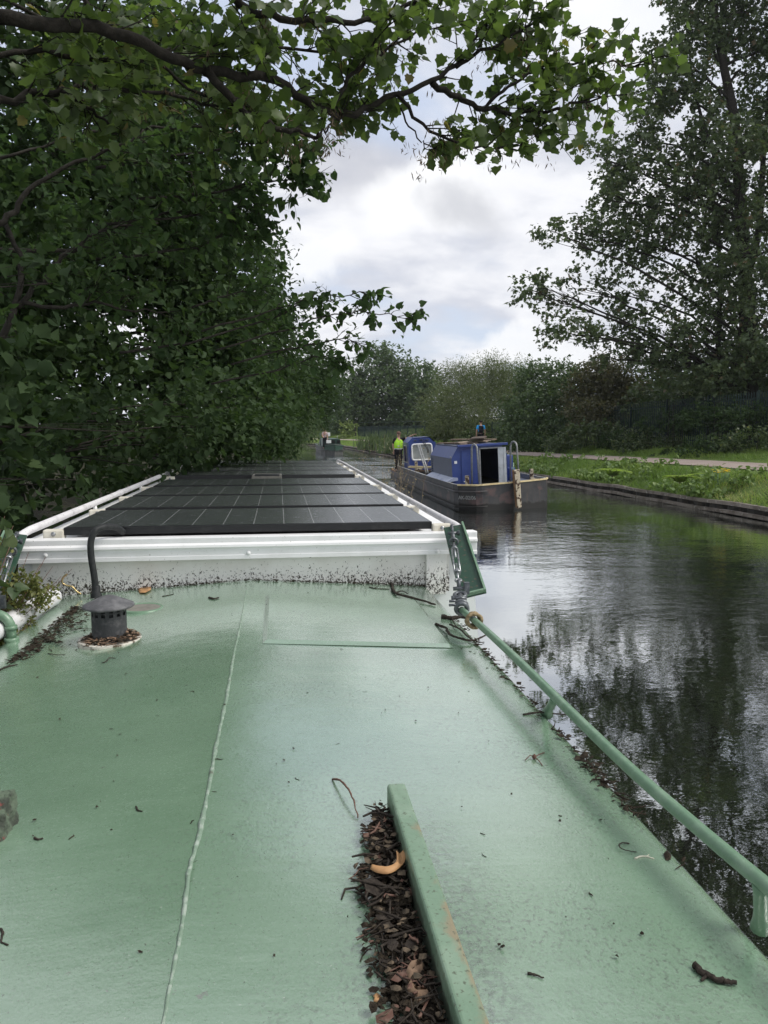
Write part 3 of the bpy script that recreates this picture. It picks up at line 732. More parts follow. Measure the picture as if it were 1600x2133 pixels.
def nav_board(s):
    """angled green board with a turnbuckle running down to the end of the handrail"""
    X = (lambda x: x) if s > 0 else (lambda x: 2*XC-x-.05)
    V = lambda x, y, z: Vector((X(x), y, z))
    tl, tr, br, bl = V(.822, 3.79, 1.895), V(.925, 3.79, 1.912), V(.915, 3.30, 1.665), V(.795, 3.30, 1.640)
    d = (bl-tl).normalized(); w = (tr-tl).normalized(); nn = w.cross(d).normalized()
    if nn.z < 0: nn = -nn
    b = MB().extrude([tl, tr, br, bl], -nn*.010).build('navigation_board', M['board'], boat, .002)
    f = MB(); f.bar(tr-w*.006+nn*.007, br-w*.006+nn*.007, .009, .020, nn); f.bar(bl-d*.006+nn*.007, br-d*.006-w*.012+nn*.007, .009, .020, nn); f.build('rim', M['rail'], b)
    # chain: shackle, turnbuckle, shackle, clamp
    a = tl.lerp(tr, .38)+d*.035+nn*.012; e = V(.712, 2.93, 1.682)
    ax = (e-a).normalized(); ln = (e-a).length; sd = ax.cross(nn).normalized(); n2 = sd.cross(ax)
    fr = Matrix((sd, ax, n2)).transposed()
    at = lambda f, u=0, v=0: a+ax*ln*f+sd*u+n2*v
    c = MB()
    c.tube([at(-.02, 0, -.02), at(-.02, 0, .012)], .009, 8); c.ring(at(.045), .018, .006, Matrix((ax, n2, sd)).transposed()); 
    c.tube([at(.09, -.024, .004), at(.09, .024, .004)], .008, 8); c.lathe([(.013, 0), (.013, .012), (0, .012)], at(.09, -.034, .004), 6, Matrix((ax, n2, sd)).transposed())
    c.ring(at(.16), .024, .0085, Matrix((ax, n2, sd)).transposed()); c.ring(at(.21), .019, .006, fr @ Matrix.Rotation(rad(90), 3, 'X'))
    c.build('shackle', M['zincdark'], b)
    t = MB(); f0, f1 = .30, .60
    for u in (-.0125, .0125): t.tube([at(f0, u), at(f1, u)], .0045, 8)
    for q in (f0, f1): t.tube([at(q-.02), at(q+.02)], [.0125, .015], 10); 
    t.tube([at(f0, -.013), at(f0, .013)], .0055, 8); t.tube([at(f1, -.013), at(f1, .013)], .0055, 8)
    t.tube([at(.22), at(.42)], .0048, 8); t.tube([at(.50), at(.69)], .0048, 8); t.ring(at(.70), .012, .0055, Matrix((sd, ax, n2)).transposed())
    t.build('turnbuckle', M['zinc'], b)
    k = MB(); k.ring(at(.76), .022, .0085, Matrix((ax, n2, sd)).transposed()); k.tube([at(.79, -.028), at(.79, .026)], .0085, 8)
    k.box(at(.79, -.03, 0), (.022, .02, .05)); k.ring(at(.86), .023, .008, fr); k.tube([at(.84, 0, -.01), at(.93, 0, .004)], [.012, .016], 8)
    k.tube([at(.92, -.024, .01), at(.92, .034, .01)], .008, 8); k.lathe([(.013, 0), (.013, .012), (0, .012)], at(.92, .026, .01), 6, Matrix((ax, n2, sd)).transposed())
    k.ring(at(1.0), .023, .009, Matrix((sd, n2, ax)).transposed(), 18, 8); k.ring(at(.97), .022, .008, Matrix((sd, n2, ax)).transposed(), 18, 8)
    k.tube([at(.98, .02, .01), at(.98, .05, .01)], .006, 6); k.tube([at(.955, .02, .016), at(.955, .048, .016)], .006, 6)
    k.build('clamp', M['zincdark'], b)
nav_board(1); nav_board(-1)
# ================================================================== LOOSE THINGS ON THE ROOF
def stick(name, label, cat, px, r, mat='twig', lift=0.0, side=(), knots=True, group=None):
    P = [roofpt(x, y) for x, y in px]; rg = random.Random(len(label)*7+int(px[0][0]))
    C_ = [Vector(p) for p in catmull(P, 5)]; k = len(C_); mb = MB()
    q = [c+Vector((rg.gauss(0, r*.25), rg.gauss(0, r*.25), r*.85+lift*math.sin(math.pi*i/(k-1)))) for i, c in enumerate(C_)]
    mb.tube(q, [r*(1-.45*i/(k-1))*(1+(rg.uniform(-.18, .25) if knots else 0)) for i in range(k)], 7)
    for sp, sr in side:
        Q = [Vector(p) for p in catmull([roofpt(x, y) for x, y in sp], 4)]; m = len(Q)
        mb.tube([c+Vector((0, 0, sr*.9+lift*.6)) for c in Q], [sr*(1-.5*i/(m-1)) for i in range(m)], 6)
    return tag(mb.build(name, M[mat]), label, cat, group)
stick('twig', 'forked black twig lying below the white bulkhead near its right end', 'twig', [(815, 1216), (822, 1238), (845, 1247), (878, 1255), (906, 1262)], .0075, lift=.006, side=[([(822, 1238), (838, 1234), (850, 1240)], .004)])
stick('twig', 'branching black twig reaching from the handrail onto the roof beside the rope loop', 'twig', [(908, 1303), (928, 1314), (938, 1330), (960, 1339), (985, 1340), (1012, 1326)], .0058, lift=.012, side=[([(937, 1306), (958, 1316), (972, 1330), (985, 1339)], .0042), ([(941, 1290), (947, 1305), (956, 1314)], .003)])
stick('bark_piece', 'thick chunk of dark bark beside the foot of the green handrail', 'bark', [(920, 1288), (940, 1291), (966, 1288)], .0105, side=[([(960, 1288), (975, 1292)], .008)])
stick('twig', 'thin reddish twig sticking out from the top of the litter heap', 'twig', [(693, 1625), (708, 1640), (726, 1664), (738, 1688), (746, 1706)], .0024, 'redtwig', lift=.02)
stick('stick', 'short thick black stick alone near the right handrail post', 'stick', [(1447, 2017), (1462, 2030), (1482, 2041), (1510, 2050), (1534, 2052)], .0056, side=[([(1470, 2036), (1464, 2043), (1460, 2046)], .003)])
stick('twig', 'small straight black twig right of the hatch runner', 'twig', [(1099, 2029), (1116, 2033), (1133, 2039)], .0019)
stick('twig', 'fine hooked black twig curled on the right of the roof', 'twig', [(1310, 1758), (1296, 1761), (1289, 1768), (1298, 1775), (1326, 1776)], .0014, lift=.006, knots=False)
stick('twig', 'pale peeled twig splinter beside the hooked twig', 'twig', [(1322, 1789), (1342, 1785), (1363, 1790)], .0017, 'paletwig', side=[([(1345, 1786), (1352, 1781)], .001)])
stick('twig', 'dark twig at the left edge below the white pipe', 'twig', [(0, 1397), (14, 1391), (38, 1386)], .0036, side=[([(14, 1391), (22, 1384)], .002)])
stick('twig', 'thin twig left of the vent, furthest from its flange', 'twig', [(100, 1362), (118, 1367), (136, 1364)], .0016, lift=.004)
stick('twig', 'thin curled twig in front of the vent flange', 'twig', [(212, 1382), (222, 1381), (228, 1374), (241, 1372)], .0019, lift=.005)
stick('twig', 'tiny black twig by the rusty block', 'twig', [(72, 1747), (80, 1750), (89, 1748)], .0024)
stick('twig', 'tiny bent twig halfway between the rusty block and the weld line', 'twig', [(284, 1681), (287, 1689), (297, 1691)], .0018)
stick('twig', 'two pronged twig at the left edge in the foreground', 'twig', [(0, 1938), (6, 1946), (3, 1962), (15, 1971)], .0022)
stick('twig', 'flat black twig near the bulkhead behind the weld line', 'twig', [(435, 1246), (446, 1249), (456, 1246)], .0045)
stick('twig', 'dark twig near the bulkhead, right of its black hose', 'twig', [(338, 1243), (350, 1241), (362, 1238)], .0026)
stick('twig', 'brown twig lying across the foot of the far handrail post', 'twig', [(1090, 1490), (1120, 1488), (1150, 1490), (1190, 1491)], .0028, lift=.004)
stick('twig', 'dry twig standing out of the dirt under the bulkhead, left of the forked twig', 'twig', [(770, 1224), (785, 1227), (812, 1228)], .003, side=[([(778, 1226), (788, 1222)], .002)])

def leaf_sheet(name, label, pts, mat, curl=.004, cat='leaf', lift=.004, thick=.0007):
    """a dead leaf: outline on the roof, domed and curled, with a real thickness"""
    P = [roofpt(x, y) for x, y in pts]; c = sum(P, Vector())/len(P); mb = MB(); rg = random.Random(len(label))
    inner = [c.lerp(p, .55) for p in P]; zz = Vector((0, 0, 1))
    out = [p+zz*(lift*.3+curl*rg.random()*1.5) for p in P]; inn = [p+zz*(lift+curl*rg.random()) for p in inner]; cc = c+zz*lift*.6
    k = len(P); vs = out+inn+[cc]; vs = vs+[v-zz*thick for v in vs]
    fs = [(i, (i+1) % k, k+(i+1) % k, k+i) for i in range(k)]+[(k+i, k+(i+1) % k, 2*k) for i in range(k)]
    m = 2*k+1; fs += [tuple(m+j for j in reversed(f)) for f in fs]+[(i, m+i, m+(i+1) % k, (i+1) % k) for i in range(k)]
    return tag(mb.add(vs, fs, True).build(name, M[mat]), label, cat)
leaf_sheet('dead_leaf', 'tan dry leaf on the roof below the bulkhead', [(287, 1228), (297, 1222), (304, 1225), (314, 1220), (315, 1231), (303, 1238), (291, 1237)], 'tanleaf', .006)
leaf_sheet('dead_leaf', 'small orange leaf fragment left of the litter heap foot', [(777, 2076), (785, 2073), (793, 2076), (797, 2083), (792, 2090), (784, 2092), (778, 2088), (780, 2082)], 'tanleaf', .002)
leaf_sheet('dead_leaf', 'crumpled brown leaf on the litter heap, upper of the two at its near end', [(838, 2058), (850, 2050), (866, 2040), (886, 2030), (890, 2042), (885, 2056), (868, 2064), (852, 2068)], 'brownleaf', .008, lift=.028)
leaf_sheet('dead_leaf', 'crumpled brown leaf on the litter heap, nearest one at the bottom', [(843, 2078), (858, 2090), (878, 2100), (902, 2102), (904, 2114), (886, 2113), (864, 2104), (848, 2092)], 'brownleaf', .006, lift=.028)
def curled():
    mid = [(775, 1846), (790, 1852), (806, 1856), (822, 1852), (833, 1843), (836, 1832), (833, 1822)]; wd = [.006, .011, .0115, .008, .0065, .0075, .006]
    P = catmull([tuple(roofpt(x, y))for x, y in mid], 4); k = len(P); g = []
    W = np.interp(np.linspace(0, 6, k), range(7), wd)
    for i, p in enumerate(P):
        t = Vector(P[min(i+1, k-1)])-Vector(P[max(i-1, 0)]); sd = Vector((t.y, -t.x, 0)).normalized(); p = Vector(p)+Vector((0, 0, .034+.012*i/k))
        g.append([p+sd*W[i]*u+Vector((0, 0, .006*(1-abs(u))*(1 if i < k*.6 else -1))) for u in (-1, -.5, 0, .5, 1)])
    o = MB().grid(g, True).build('dead_leaf', M['tanleaf']); m = o.modifiers.new('thickness', 'SOLIDIFY'); m.thickness = .0012
    tag(o, 'large curled orange tan leaf on top of the litter heap', 'leaf')
curled()
def seed():
    p = roofpt(1113, 1582)+Vector((0, 0, .006)); mb = MB()
    mb.lathe([(0, -.006), (.0055, -.002), (.0055, .003), (0, .009)], p, 10)
    for a, b in (((1094, 1586), (1104, 1578)), ((1122, 1576), (1134, 1569)), ((1122, 1588), (1130, 1596))):
        mb.tube([p, roofpt(*b)+Vector((0, 0, .006)), roofpt(*a)+Vector((0, 0, .003))] if a[0] < 1100 else [p, roofpt(*a)+Vector((0, 0, .005)), roofpt(*b)+Vector((0, 0, .002))], [.0016, .0012, .0012], 6)
    tag(mb.build('seed_case', M['redtwig']), 'reddish three armed seed case in the middle of the right roof half', 'seed case')
seed()

def litter(name, label, spots, n, r=(.0012, .003), ln=(.015, .06), zl=.0, seed=1, mats=('humus',), flakes=.5):
    """bits of twig and leaf mould: too many to count"""
    rg = random.Random(seed); mb = MB()
    for _ in range(n):
        c, sx, sy, h = spots(rg)
        p = Vector((c[0]+rg.gauss(0, sx), c[1]+rg.gauss(0, sy), 0)); z = roofz(p.x)+zl+h*rg.random()
        a = rg.uniform(0, math.pi); l = rg.uniform(*ln)*.5; d = Vector((math.cos(a), math.sin(a), rg.uniform(-.15, .15)))
        p.z = z
        if rg.random() < flakes:
            w = Vector((-d.y, d.x, rg.uniform(-.4, .4)))*l*rg.uniform(.25, .6); t = Vector((0, 0, .004+.004*rg.random()))
            k = rg.randint(4, 6); ring = [p+d*l*.7*math.cos(2*math.pi*j/k)*rg.uniform(.6, 1.1)+w*math.sin(2*math.pi*j/k)+Vector((0, 0, .002+.003*rg.random())) for j in range(k)]
            mb.add(ring+[p+t], [(j, (j+1) % k, k) for j in range(k)])
        else:
            q = rg.uniform(*r); B = lambda k: Vector((rg.gauss(0, l*k), rg.gauss(0, l*k), q))
            mb.tube([p-d*l+Vector((0, 0, q)), p-d*l*.4+B(.22), p+d*l*.3+B(.3), p+d*l+B(.25)], [q*.8, q*1.1, q, q*.5], 4, cap=False)
    o = mb.build(name, M[mats[0]], normals=False); return tag(o, label, 'litter', kind='stuff')
def heap_fn(rg):
    t = rg.random(); y = 1.44-.66*t; w = float(np.interp(t, [0, .08, .3, .6, .8, 1], [.010, .024, .042, .046, .04, .042]))
    x = .198-min(abs(rg.gauss(0, w*.8)), w*1.75); return (x, y), .004, .02, max(.002, .024-(.2-x)*.22)
litter('leaf_litter', 'dark heap of rotting twigs and leaves against the hatch runner', heap_fn, 1500, (.0007, .0022), (.005, .034), .001, 2, ('humus',), .82)
def mound():
    rg = random.Random(6); rows = []
    for i in range(61):
        t = i/60; y = 1.45-.70*t; w = float(np.interp(t, [0, .08, .3, .6, .8, 1], [.012, .045, .075, .08, .065, .075]))*(.8+.5*noise.noise(Vector((0, y*16, 5)))); row = []
        for j in range(17):
            u = j/16; x = .203-w*u; row.append((x, y, roofz(x)-.003+.016*(1-u)**.7*(.7+.8*noise.noise(Vector((x*60, y*60, 1))))+.004*rg.random()*(1-u)))
        rows.append(row)
    tag(MB().grid(rows, True).build('leaf_mould', M['humus']), 'bed of black leaf mould under the litter heap', 'litter', kind='stuff')
mound()
def heap_fn2(rg):
    (x, y), a, b, h = heap_fn(rg); return (x, y), a, b, h+.012
litter('twig_litter', 'brown twigs and husks lying over the dark litter heap', heap_fn2, 60, (.0008, .0022), (.012, .055), .002, 3, ('redtwig',), .3)
litter('twig_litter', 'black twigs tangled in the dark litter heap', heap_fn2, 230, (.0007, .0026), (.012, .085), .002, 13, ('twig',), .1)
litter('husk_litter', 'greyish brown leaf scraps mixed into the dark litter heap', heap_fn2, 260, (.0007, .002), (.006, .030), .001, 14, ('scrap',), .9)
def base_fn(rg):
    x = rg.uniform(-.95, .80); return (x, 3.845-abs(rg.gauss(0, .012))), .004, .004, .006
litter('bulkhead_litter', 'line of black dirt along the foot of the white bulkhead', base_fn, 700, (.0007, .002), (.005, .022), .0, 4)
EDGE = [(995, 1330, .6), (1010, 1345, 1.2), (1030, 1365, 1.4), (1055, 1385, .8), (1080, 1405, .5), (1205, 1530, .5), (1250, 1570, .9), (1268, 1590, 1.2), (1290, 1615, 1.3), (1310, 1640, .9), (1345, 1682, .9), (1352, 1690, .8), (1240, 1535, .3), (975, 1300, 1.0), (1120, 1440, .5), (1160, 1470, .7), (1130, 1475, .5), (1460, 1790, .15)]
def edge_fn(rg):
    px, py, w = rg.choices(EDGE, [e[2] for e in EDGE])[0]; p = roofpt(px+rg.gauss(0, 6), py+rg.gauss(0, 6)); return (min(p.x, .735), p.y), .010, .028, .008
litter('edge_litter', 'black mould and twig crumbs along the roof edge under the green handrail', edge_fn, 210, (.0008, .0022), (.008, .045), .0, 5)
def left_fn(rg):
    t = rg.random(); y = 2.74+.82*t; w = float(np.interp(t, [0, .2, .6, 1], [.02, .05, .075, .03])); x = -.935+abs(rg.gauss(0, w)); return (x, y), .004, .02, .006
litter('left_litter', 'dark leaf mould banked against the white pipe', left_fn, 520, (.0007, .002), (.008, .045), .0, 6)
def scatter_fn(rg):
    return (rg.uniform(-.9, .7), 1.0+2.7*rg.random()**1.2), .0, .0, .0
litter('crumbs', 'tiny dark crumbs scattered over the green roof', scatter_fn, 130, (.0005, .0012), (.004, .018), .0, 7)
def flange_fn(rg):
    a = rg.uniform(0, 6.28); q = rg.uniform(.062, .10); return (-.632+q*math.cos(a), 2.9+q*math.sin(a)), .003, .003, .02*(1-(q-.062)/.04)
def vent_litter():
    o = litter('vent_litter', 'brown rotted leaves piled round the foot of the vent', flange_fn, 230, (.001, .0025), (.01, .04), .012, 8, ('brownleaf',), .5)
    litter('vent_litter', 'black leaf mould packed round the foot of the vent', flange_fn, 230, (.001, .0025), (.01, .04), .012, 9, ('humus',), .6)
vent_litter()

# white pipe in its green saddle
def white_pipe():
    a = roofpt(-120, 1405)+Vector((-.02, -.2, .043)); b = roofpt(122, 1262)+Vector((-.02, .02, .043)); d = (b-a).normalized()
    o = MB().tube([a, a+(b-a)*.3, b-d*.03, b-d*.008, b], [.040, .040, .040, .036, .024], 20).build('white_pipe', M['pipe'])
    tag(o, 'scuffed white plastic pipe lying along the left edge of the green roof', 'pipe')
    c = roofpt(22, 1335); c = a+d*((c-a).dot(d))
    sd = Vector((d.y, -d.x, 0)).normalized(); base = roofz(c.x)
    pts = [c+sd*.058+Vector((0, 0, base-c.z))]+[c+sd*.058*math.cos(t)+Vector((0, 0, .005+.058*math.sin(t))) for t in [math.pi*i/10 for i in range(11)]]+[c-sd*.058+Vector((0, 0, base-c.z))]
    h = MB().tube(pts, .0185, 12); h.tube([pts[1]+Vector((0, 0, -.002)), pts[1]+Vector((0, 0, .012))], .0235, 12); h.tube([pts[0]-Vector((0, 0, .002)), pts[0]+Vector((0, 0, .016))], .027, 12)
    h.build('pipe_saddle', M['rail'], boat)
white_pipe()
def rope_loop():
    c = Vector((.717, 2.76, 1.679)); mb = MB(); ax = Vector((-.03, 1, 0)).normalized()
    for k in range(4):
        R = Matrix.Rotation(rad(8*k-12), 3, 'Z') @ Matrix.Rotation(rad(90+5*k), 3, 'X'); pts = []
        for i in range(49):
            t = 2*math.pi*i/48; rr = .026+.0015*math.sin(3*t+k); pts.append(c+ax*(k-1.5)*.009+R @ Vector((rr*math.cos(t), rr*math.sin(t), .002*math.sin(9*t))))
        mb.tube(pts, .0062, 7)
    tag(mb.build('rope_loop', M['rope']), 'tan rope wound round the green handrail', 'rope')
rope_loop()
def rusty_block():
    c = roofpt(-32, 1738); mb = MB(); g = random.Random(8)
    v = [(-.09, -.055, 0), (.045, -.04, 0), (.05, .04, 0), (-.08, .065, 0), (-.09, -.05, .055), (.022, -.035, .045), (.043, .05, .064), (-.08, .06, .06), (.036, .0, .05)]
    vs = [c+Vector(p) for p in v]
    mb.add(vs, [(0, 1, 5, 4), (1, 8, 5), (1, 2, 6, 8), (2, 3, 7, 6), (3, 0, 4, 7), (4, 5, 8, 6, 7)])
    o = mb.build('rusty_block', M['block']); m = o.modifiers.new('sub', 'SUBSURF'); m.subdivision_type = 'SIMPLE'; m.levels = m.render_levels = 4
    tx = bpy.data.textures.new('crust', 'CLOUDS'); tx.noise_scale = .015; tx.noise_depth = 4; d = o.modifiers.new('crust', 'DISPLACE'); d.texture = tx; d.strength = .014; d.texture_coords = 'GLOBAL'
    tag(o, 'corroded grey block with red rust patches at the left edge of the roof', 'block')
M['block'] = worn((.06, .07, .055), (.13, .17, .12), 30, .4, .65, .85, .2, bmp=.8, speck=(.22, .08, .07), sscale=26, slo=.62, shi=.68, name='corroded_metal')
rusty_block()

# ================================================================== THE BLUE WORKBOAT
M['blue'] = worn((.022, .045, .19), (.032, .062, .23), 3, .4, .7, .38, .5, speck=(.10, .10, .14), sscale=30, slo=.67, shi=.73, name='blue_paint')
M['bluegrey'] = worn((.035, .048, .095), (.05, .065, .12), 4, .4, .7, .45, .45, name='slate_and_shaded_blue_paint')
def wbhull_fn(t, b, P, tc):
    c = t.mix(t.ramp(t.noise(P, 2.0, 5, .6), .35, .65), (.026, .027, .031), (.050, .048, .048))
    st = t.noise(t.scaled(P, (5, 1.2, .5)), 3, 4, .6)
    c = t.mix(t.math('MULTIPLY', t.ramp(st, .5, .7), .4), c, (.075, .055, .042))
    c = t.mix(t.ramp(t.noise(t.scaled(P, (1, 1, 1), (7, 0, 3)), 1.15, 4, .55), .56, .62), c, (.085, .055, .052))
    sx = t.n('ShaderNodeSeparateXYZ', {0: P})
    c = t.mix(t.ramp(t.math('ADD', sx.outputs[2], t.math('MULTIPLY', t.noise(P, 5, 4, .6), .22)), .33, .26), c, (.010, .009, .008)); setc(t, b, c)
M['wbhull'] = pmat('blacked_hull_paint', (.03, .03, .035), .55, .4, fn=wbhull_fn)
M['rusty'] = worn((.16, .085, .045), (.30, .20, .12), 9, .35, .7, .85, .2, bmp=.6, name='rusty_deck')
M['creamrim'] = worn((.62, .52, .30), (.50, .38, .20), 8, .4, .75, .6, .3, speck=(.2, .11, .06), sscale=22, slo=.6, shi=.68, name='cream_rim_paint')
M['peeling'] = worn((.42, .37, .28), (.34, .29, .20), 6, .4, .7, .7, .25, speck=(.055, .032, .022), sscale=11, slo=.53, shi=.56, name='peeling_cream_paint')
M['galv'] = worn((.30, .31, .31), (.20, .20, .19), 12, .4, .7, .45, .4, metal=.3, name='grey_tube')
M['doorwhite'] = worn((.50, .53, .56), (.40, .42, .44), 5, .4, .7, .5, .4, speck=(.16, .13, .11), sscale=18, slo=.64, shi=.7, name='greyish_white_door')
M['plank'] = worn((.20, .15, .105), (.30, .24, .18), 6, .35, .7, .85, .2, bmp=.5, name='weathered_plank')
M['plankdark'] = worn((.07, .055, .045), (.13, .10, .08), 6, .35, .7, .85, .2, bmp=.5, name='dark_plank')
M['dark'] = pmat('dark_interior', (.012, .013, .012), .8, .2)
M['haze_glass'] = worn((.30, .32, .31), (.40, .42, .40), 3, .35, .7, .18, .6, name='cloudy_window')
M['sticker'] = pmat('white_sticker', (.75, .76, .74), .5, .4)
M['text'] = pmat('white_lettering', (.30, .31, .30), .6, .3)
wb = empty('workboat', (6.6, 28, .3), 'blue cabined workboat with a dark hull coming along the canal', 'boat')
def build_workboat():
    plan = [(5.16, 34.0), (5.12, 30), (5.10, 25), (5.13, 22.3), (5.20, 21.98), (5.62, 21.52), (5.80, 21.50), (6.8, 21.72), (7.95, 22.15), (8.08, 22.4), (8.1, 25), (8.1, 30), (8.05, 34.0)]
    k = len(plan); inset = lambda x, y, q: (6.6+(x-6.6)*q, 28+(y-28)*(1-(1-q)*.3))
    lo = [inset(x, y, .985) for x, y in plan]; mb = MB()
    vs = [(x, y, -.5) for x, y in lo]+[(x, y, .80) for x, y in plan]
    mb.add(vs, [(i, (i+1) % k, k+(i+1) % k, k+i) for i in range(k)])
    # stern pontoon, one step lower
    sp = [(5.2, 34.01), (5.28, 36.4), (7.9, 36.4), (8.0, 34.01)]
    mb.prism(sp, -.5, .44)
    mb.build('hull', M['wbhull'], wb)
    MB().prism([inset(x, y, .985) for x, y in sp], .443, .50).build('stern_deck', M['rusty'], wb)
    ins = [inset(x, y, .955) for x, y in plan]; mb = MB(); mb.add([(x, y, .80) for x, y in plan]+[(x, y, .805) for x, y in ins], [(i, (i+1) % k, k+(i+1) % k, k+i) for i in range(k)])
    mb.add([(x, y, .804) for x, y in ins]+[(x, y, .62) for x, y in ins], [(i, (i+1) % k, k+(i+1) % k, k+i) for i in range(k)])
    mb.build('gunwale', M['galv'], wb)
    fr = plan[4:10]; mb = MB(); 
    for a, b in zip(fr, fr[1:]): mb.bar((*a, .792), (*b, .792), .05, .045)
    mb.build('rim', M['creamrim'], wb)
    dk = [p for p in ins if p[1] < 27]
    MB().prism([(5.25, 26.9)]+[p for p in ins if p[1] < 26]+[(7.95, 26.9)], .60, .66).build('foredeck', M['bluegrey'], wb)
    MB().prism([(5.25, 26.9), (7.95, 26.9), (7.95, 33.9), (5.25, 33.9)], .05, .1).build('hold', M['dark'], wb)
    for z, e in ((.60, 7), (.16, 7)):
        pts = [(x-.02*(x < 6.6), y-.02*(y < 22), z) for x, y in plan[:6]]+[(5.95, 21.50, z)]
        MB().tube([Vector(p) for p in catmull(pts, 3)], .032 if z > .5 else .028, 8).build('rubbing_strake', M['wbhull'], wb)
    # cabin
    x0, x1, y0, y1, zb, zt = 5.36, 7.12, 23.3, 26.6, .66, 1.86
    ch = [(x0, zb), (x0-.02, 1.50), (x0+.20, zt), (x1-.2, zt), (x1, 1.55), (x1, zb)]
    mb = MB(); n = len(ch)
    for i in range(n-1):
        (a, az), (b, bz) = ch[i], ch[i+1]
        if i == 0: continue
        mb.add([(a, y0, az), (b, y0, bz), (b, y1, bz), (a, y1, az)], [(0, 1, 2, 3)])
    mb.add([(x, y1, z) for x, z in ch], [tuple(range(n))])
    # front wall around the doorway
    dx0, dx1, dt = 6.22, 7.08, 1.78
    mb.add([(x0, y0, zb), (x0-.02, y0, 1.5), (x0+.2, y0, zt), (dx0, y0, zt), (dx0, y0, zb)], [(0, 1, 2, 3, 4)])
    mb.add([(dx0, y0, dt), (dx0, y0, zt), (x1-.2, y0, zt), (x1, y0, 1.55), (x1, y0, zb), (dx1, y0, zb), (dx1, y0, 1.60), (dx1-.12, y0, dt)], [tuple(range(8))])
    cb = mb.build('cabin', M['blue'], wb)
    MB().add([(x0, y0, zb), (x0, y1, zb), (x0-.02, y1, 1.5), (x0-.02, y0, 1.5)], [(0, 1, 2, 3)]).build('side_wall', M['bluegrey'], cb)  # left wall darker than the front: its shade is put into the paint
    mb = MB(); mb.box(((x0+x1)/2+.09, 23.28, zt+.01), (x1-x0-.16, .16, .075)); mb.build('roof_lip', M['blue'], cb, .012)
    MB().box(((x0+x1)/2, 25.0, zt+.012), (x1-x0-.36, 3.2, .03)).build('roof_sheet', M['bluegrey'], cb)
    MB().box((5.90, y0-.012, 1.22), (.50, .02, 1.05)).build('front_panel', M['blue'], cb, .006)
    mb = MB(); mb.box(((dx0+dx1)/2, 24.6, 1.25), (.01, .01, .01)); mb = MB()
    mb.add([(dx0, y0+.02, zb+.02), (dx1, y0+.02, zb+.02), (dx1, 26.5, zb+.02), (dx0-.6, 26.5, zb+.02)], [(0, 1, 2, 3)])
    mb.add([(dx0-.6, 26.55, zb), (dx1, 26.55, zb), (dx1, 26.55, zt), (dx0-.6, 26.55, zt)], [(0, 1, 2, 3)]); mb.build('cabin_inside', M['dark'], cb)
    mb = MB()
    for a, b in (((dx0+.02, y0-.012, zb), (dx0+.02, y0-.012, dt)), ((dx0+.02, y0-.012, dt-.015), (dx1-.12, y0-.012, dt-.015))): mb.bar(a, b, .04, .03, (0, 1, 0))
    mb.build('door_frame', M['galv'], cb)
    d = MB(); d.box((6.90, y0-.03, 1.22), (.17, .03, 1.10)); d.box((7.03, y0-.038, 1.22), (.085, .03, 1.10)); d = d.build('door', M['doorwhite'], cb, .004)
    MB().box((5.47, y0-.008, 1.38), (.085, .008, .085)).build('sticker', M['sticker'], cb)
    MB().box((5.73, y0-.03, .77), (.06, .01, .03)).build('plate', M['sticker'], cb)
    mb = MB(); mb.extrude([(5.13, 23.2, .77), (5.5, 23.2, .82), (5.5, 23.2, .90), (5.36, 23.2, .92), (5.13, 23.2, .80)], (0, 3.3, 0)); mb.build('side_ledge', M['ledge'], cb)
    mb = MB()
    for i in range(6): mb.box((x0-.02, y1-.15, .95+.085*i), (.05, .22, .035), Matrix.Rotation(rad(25), 4, 'Y'))
    mb.build('louvre', M['bluegrey'], cb)
    mb = MB(); mb.tube([(x0+.0, y0+.25, 1.52), (x0-.03, y0+.1, 1.56), (x0-.02, y0-.04, 1.52)], .012, 6); mb.build('latch', M['galv'], cb)
    # grab hoops, stem post, bollards
    for (xa, ya, xb, yb, z0, z1) in ((5.86, 22.9, 5.98, 22.45, .66, 1.93), (7.2, 23.3, 7.34, 22.85, .66, 1.93)):
        a, b = Vector((xa, ya, 0)), Vector((xb, yb, 0)); u = (b-a); m = []
        for t in range(7): an = math.pi*t/6; m.append(a+u*(.5-.36*math.cos(an))+Vector((0, 0, z1-.16+.16*math.sin(an))))
        MB().tube([a+Vector((0, 0, z0))]+m+[b+Vector((0, 0, z0))], .028, 10).build('grab_hoop', M['galv'], wb)
    MB().tube([(7.18, 23.0, .66), (7.22, 23.0, 1.28)], .022, 8).build('pole', M['rail'], wb)
    MB().lathe([(0, 0), (.16, 0), (.17, .1), (.16, .36), (.14, .40), (0, .42)], (7.45, 24.1, .66), 16).build('drum', M['blue'], wb)
    MB().box((7.42, 24.9, 1.05), (.5, .9, .8)).build('engine_box', M['blue'], wb, .04)
    mb = MB(); mb.extrude([(6.80, 21.66, 1.16), (6.98, 21.70, 1.17), (7.0, 21.68, .05), (6.86, 21.64, .02)], (-.02, -.14, 0)); mb.build('stem_post', M['peeling'], wb, .02)
    MB().extrude([(6.765, 21.70, 1.16), (6.795, 21.66, 1.16), (6.855, 21.64, .06), (6.83, 21.68, .06)], (-.02, -.12, 0)).build('post_flange', M['rusty'], wb)
    for x, y in ((5.52, 22.1), (7.85, 23.2), (5.66, 31.4)):
        mb = MB(); mb.box((x, y, .86), (.11, .11, .36)); mb.box((x+.1, y, .72), (.3, .16, .06)); mb.build('bollard', M['peeling'], wb, .012)
    # timber rails of the hold and the props
    MB().bar((5.35, 31.3, .84), (6.6, 29.2, .84), .12, .08).build('timber_rail', M['creamrim'], wb)
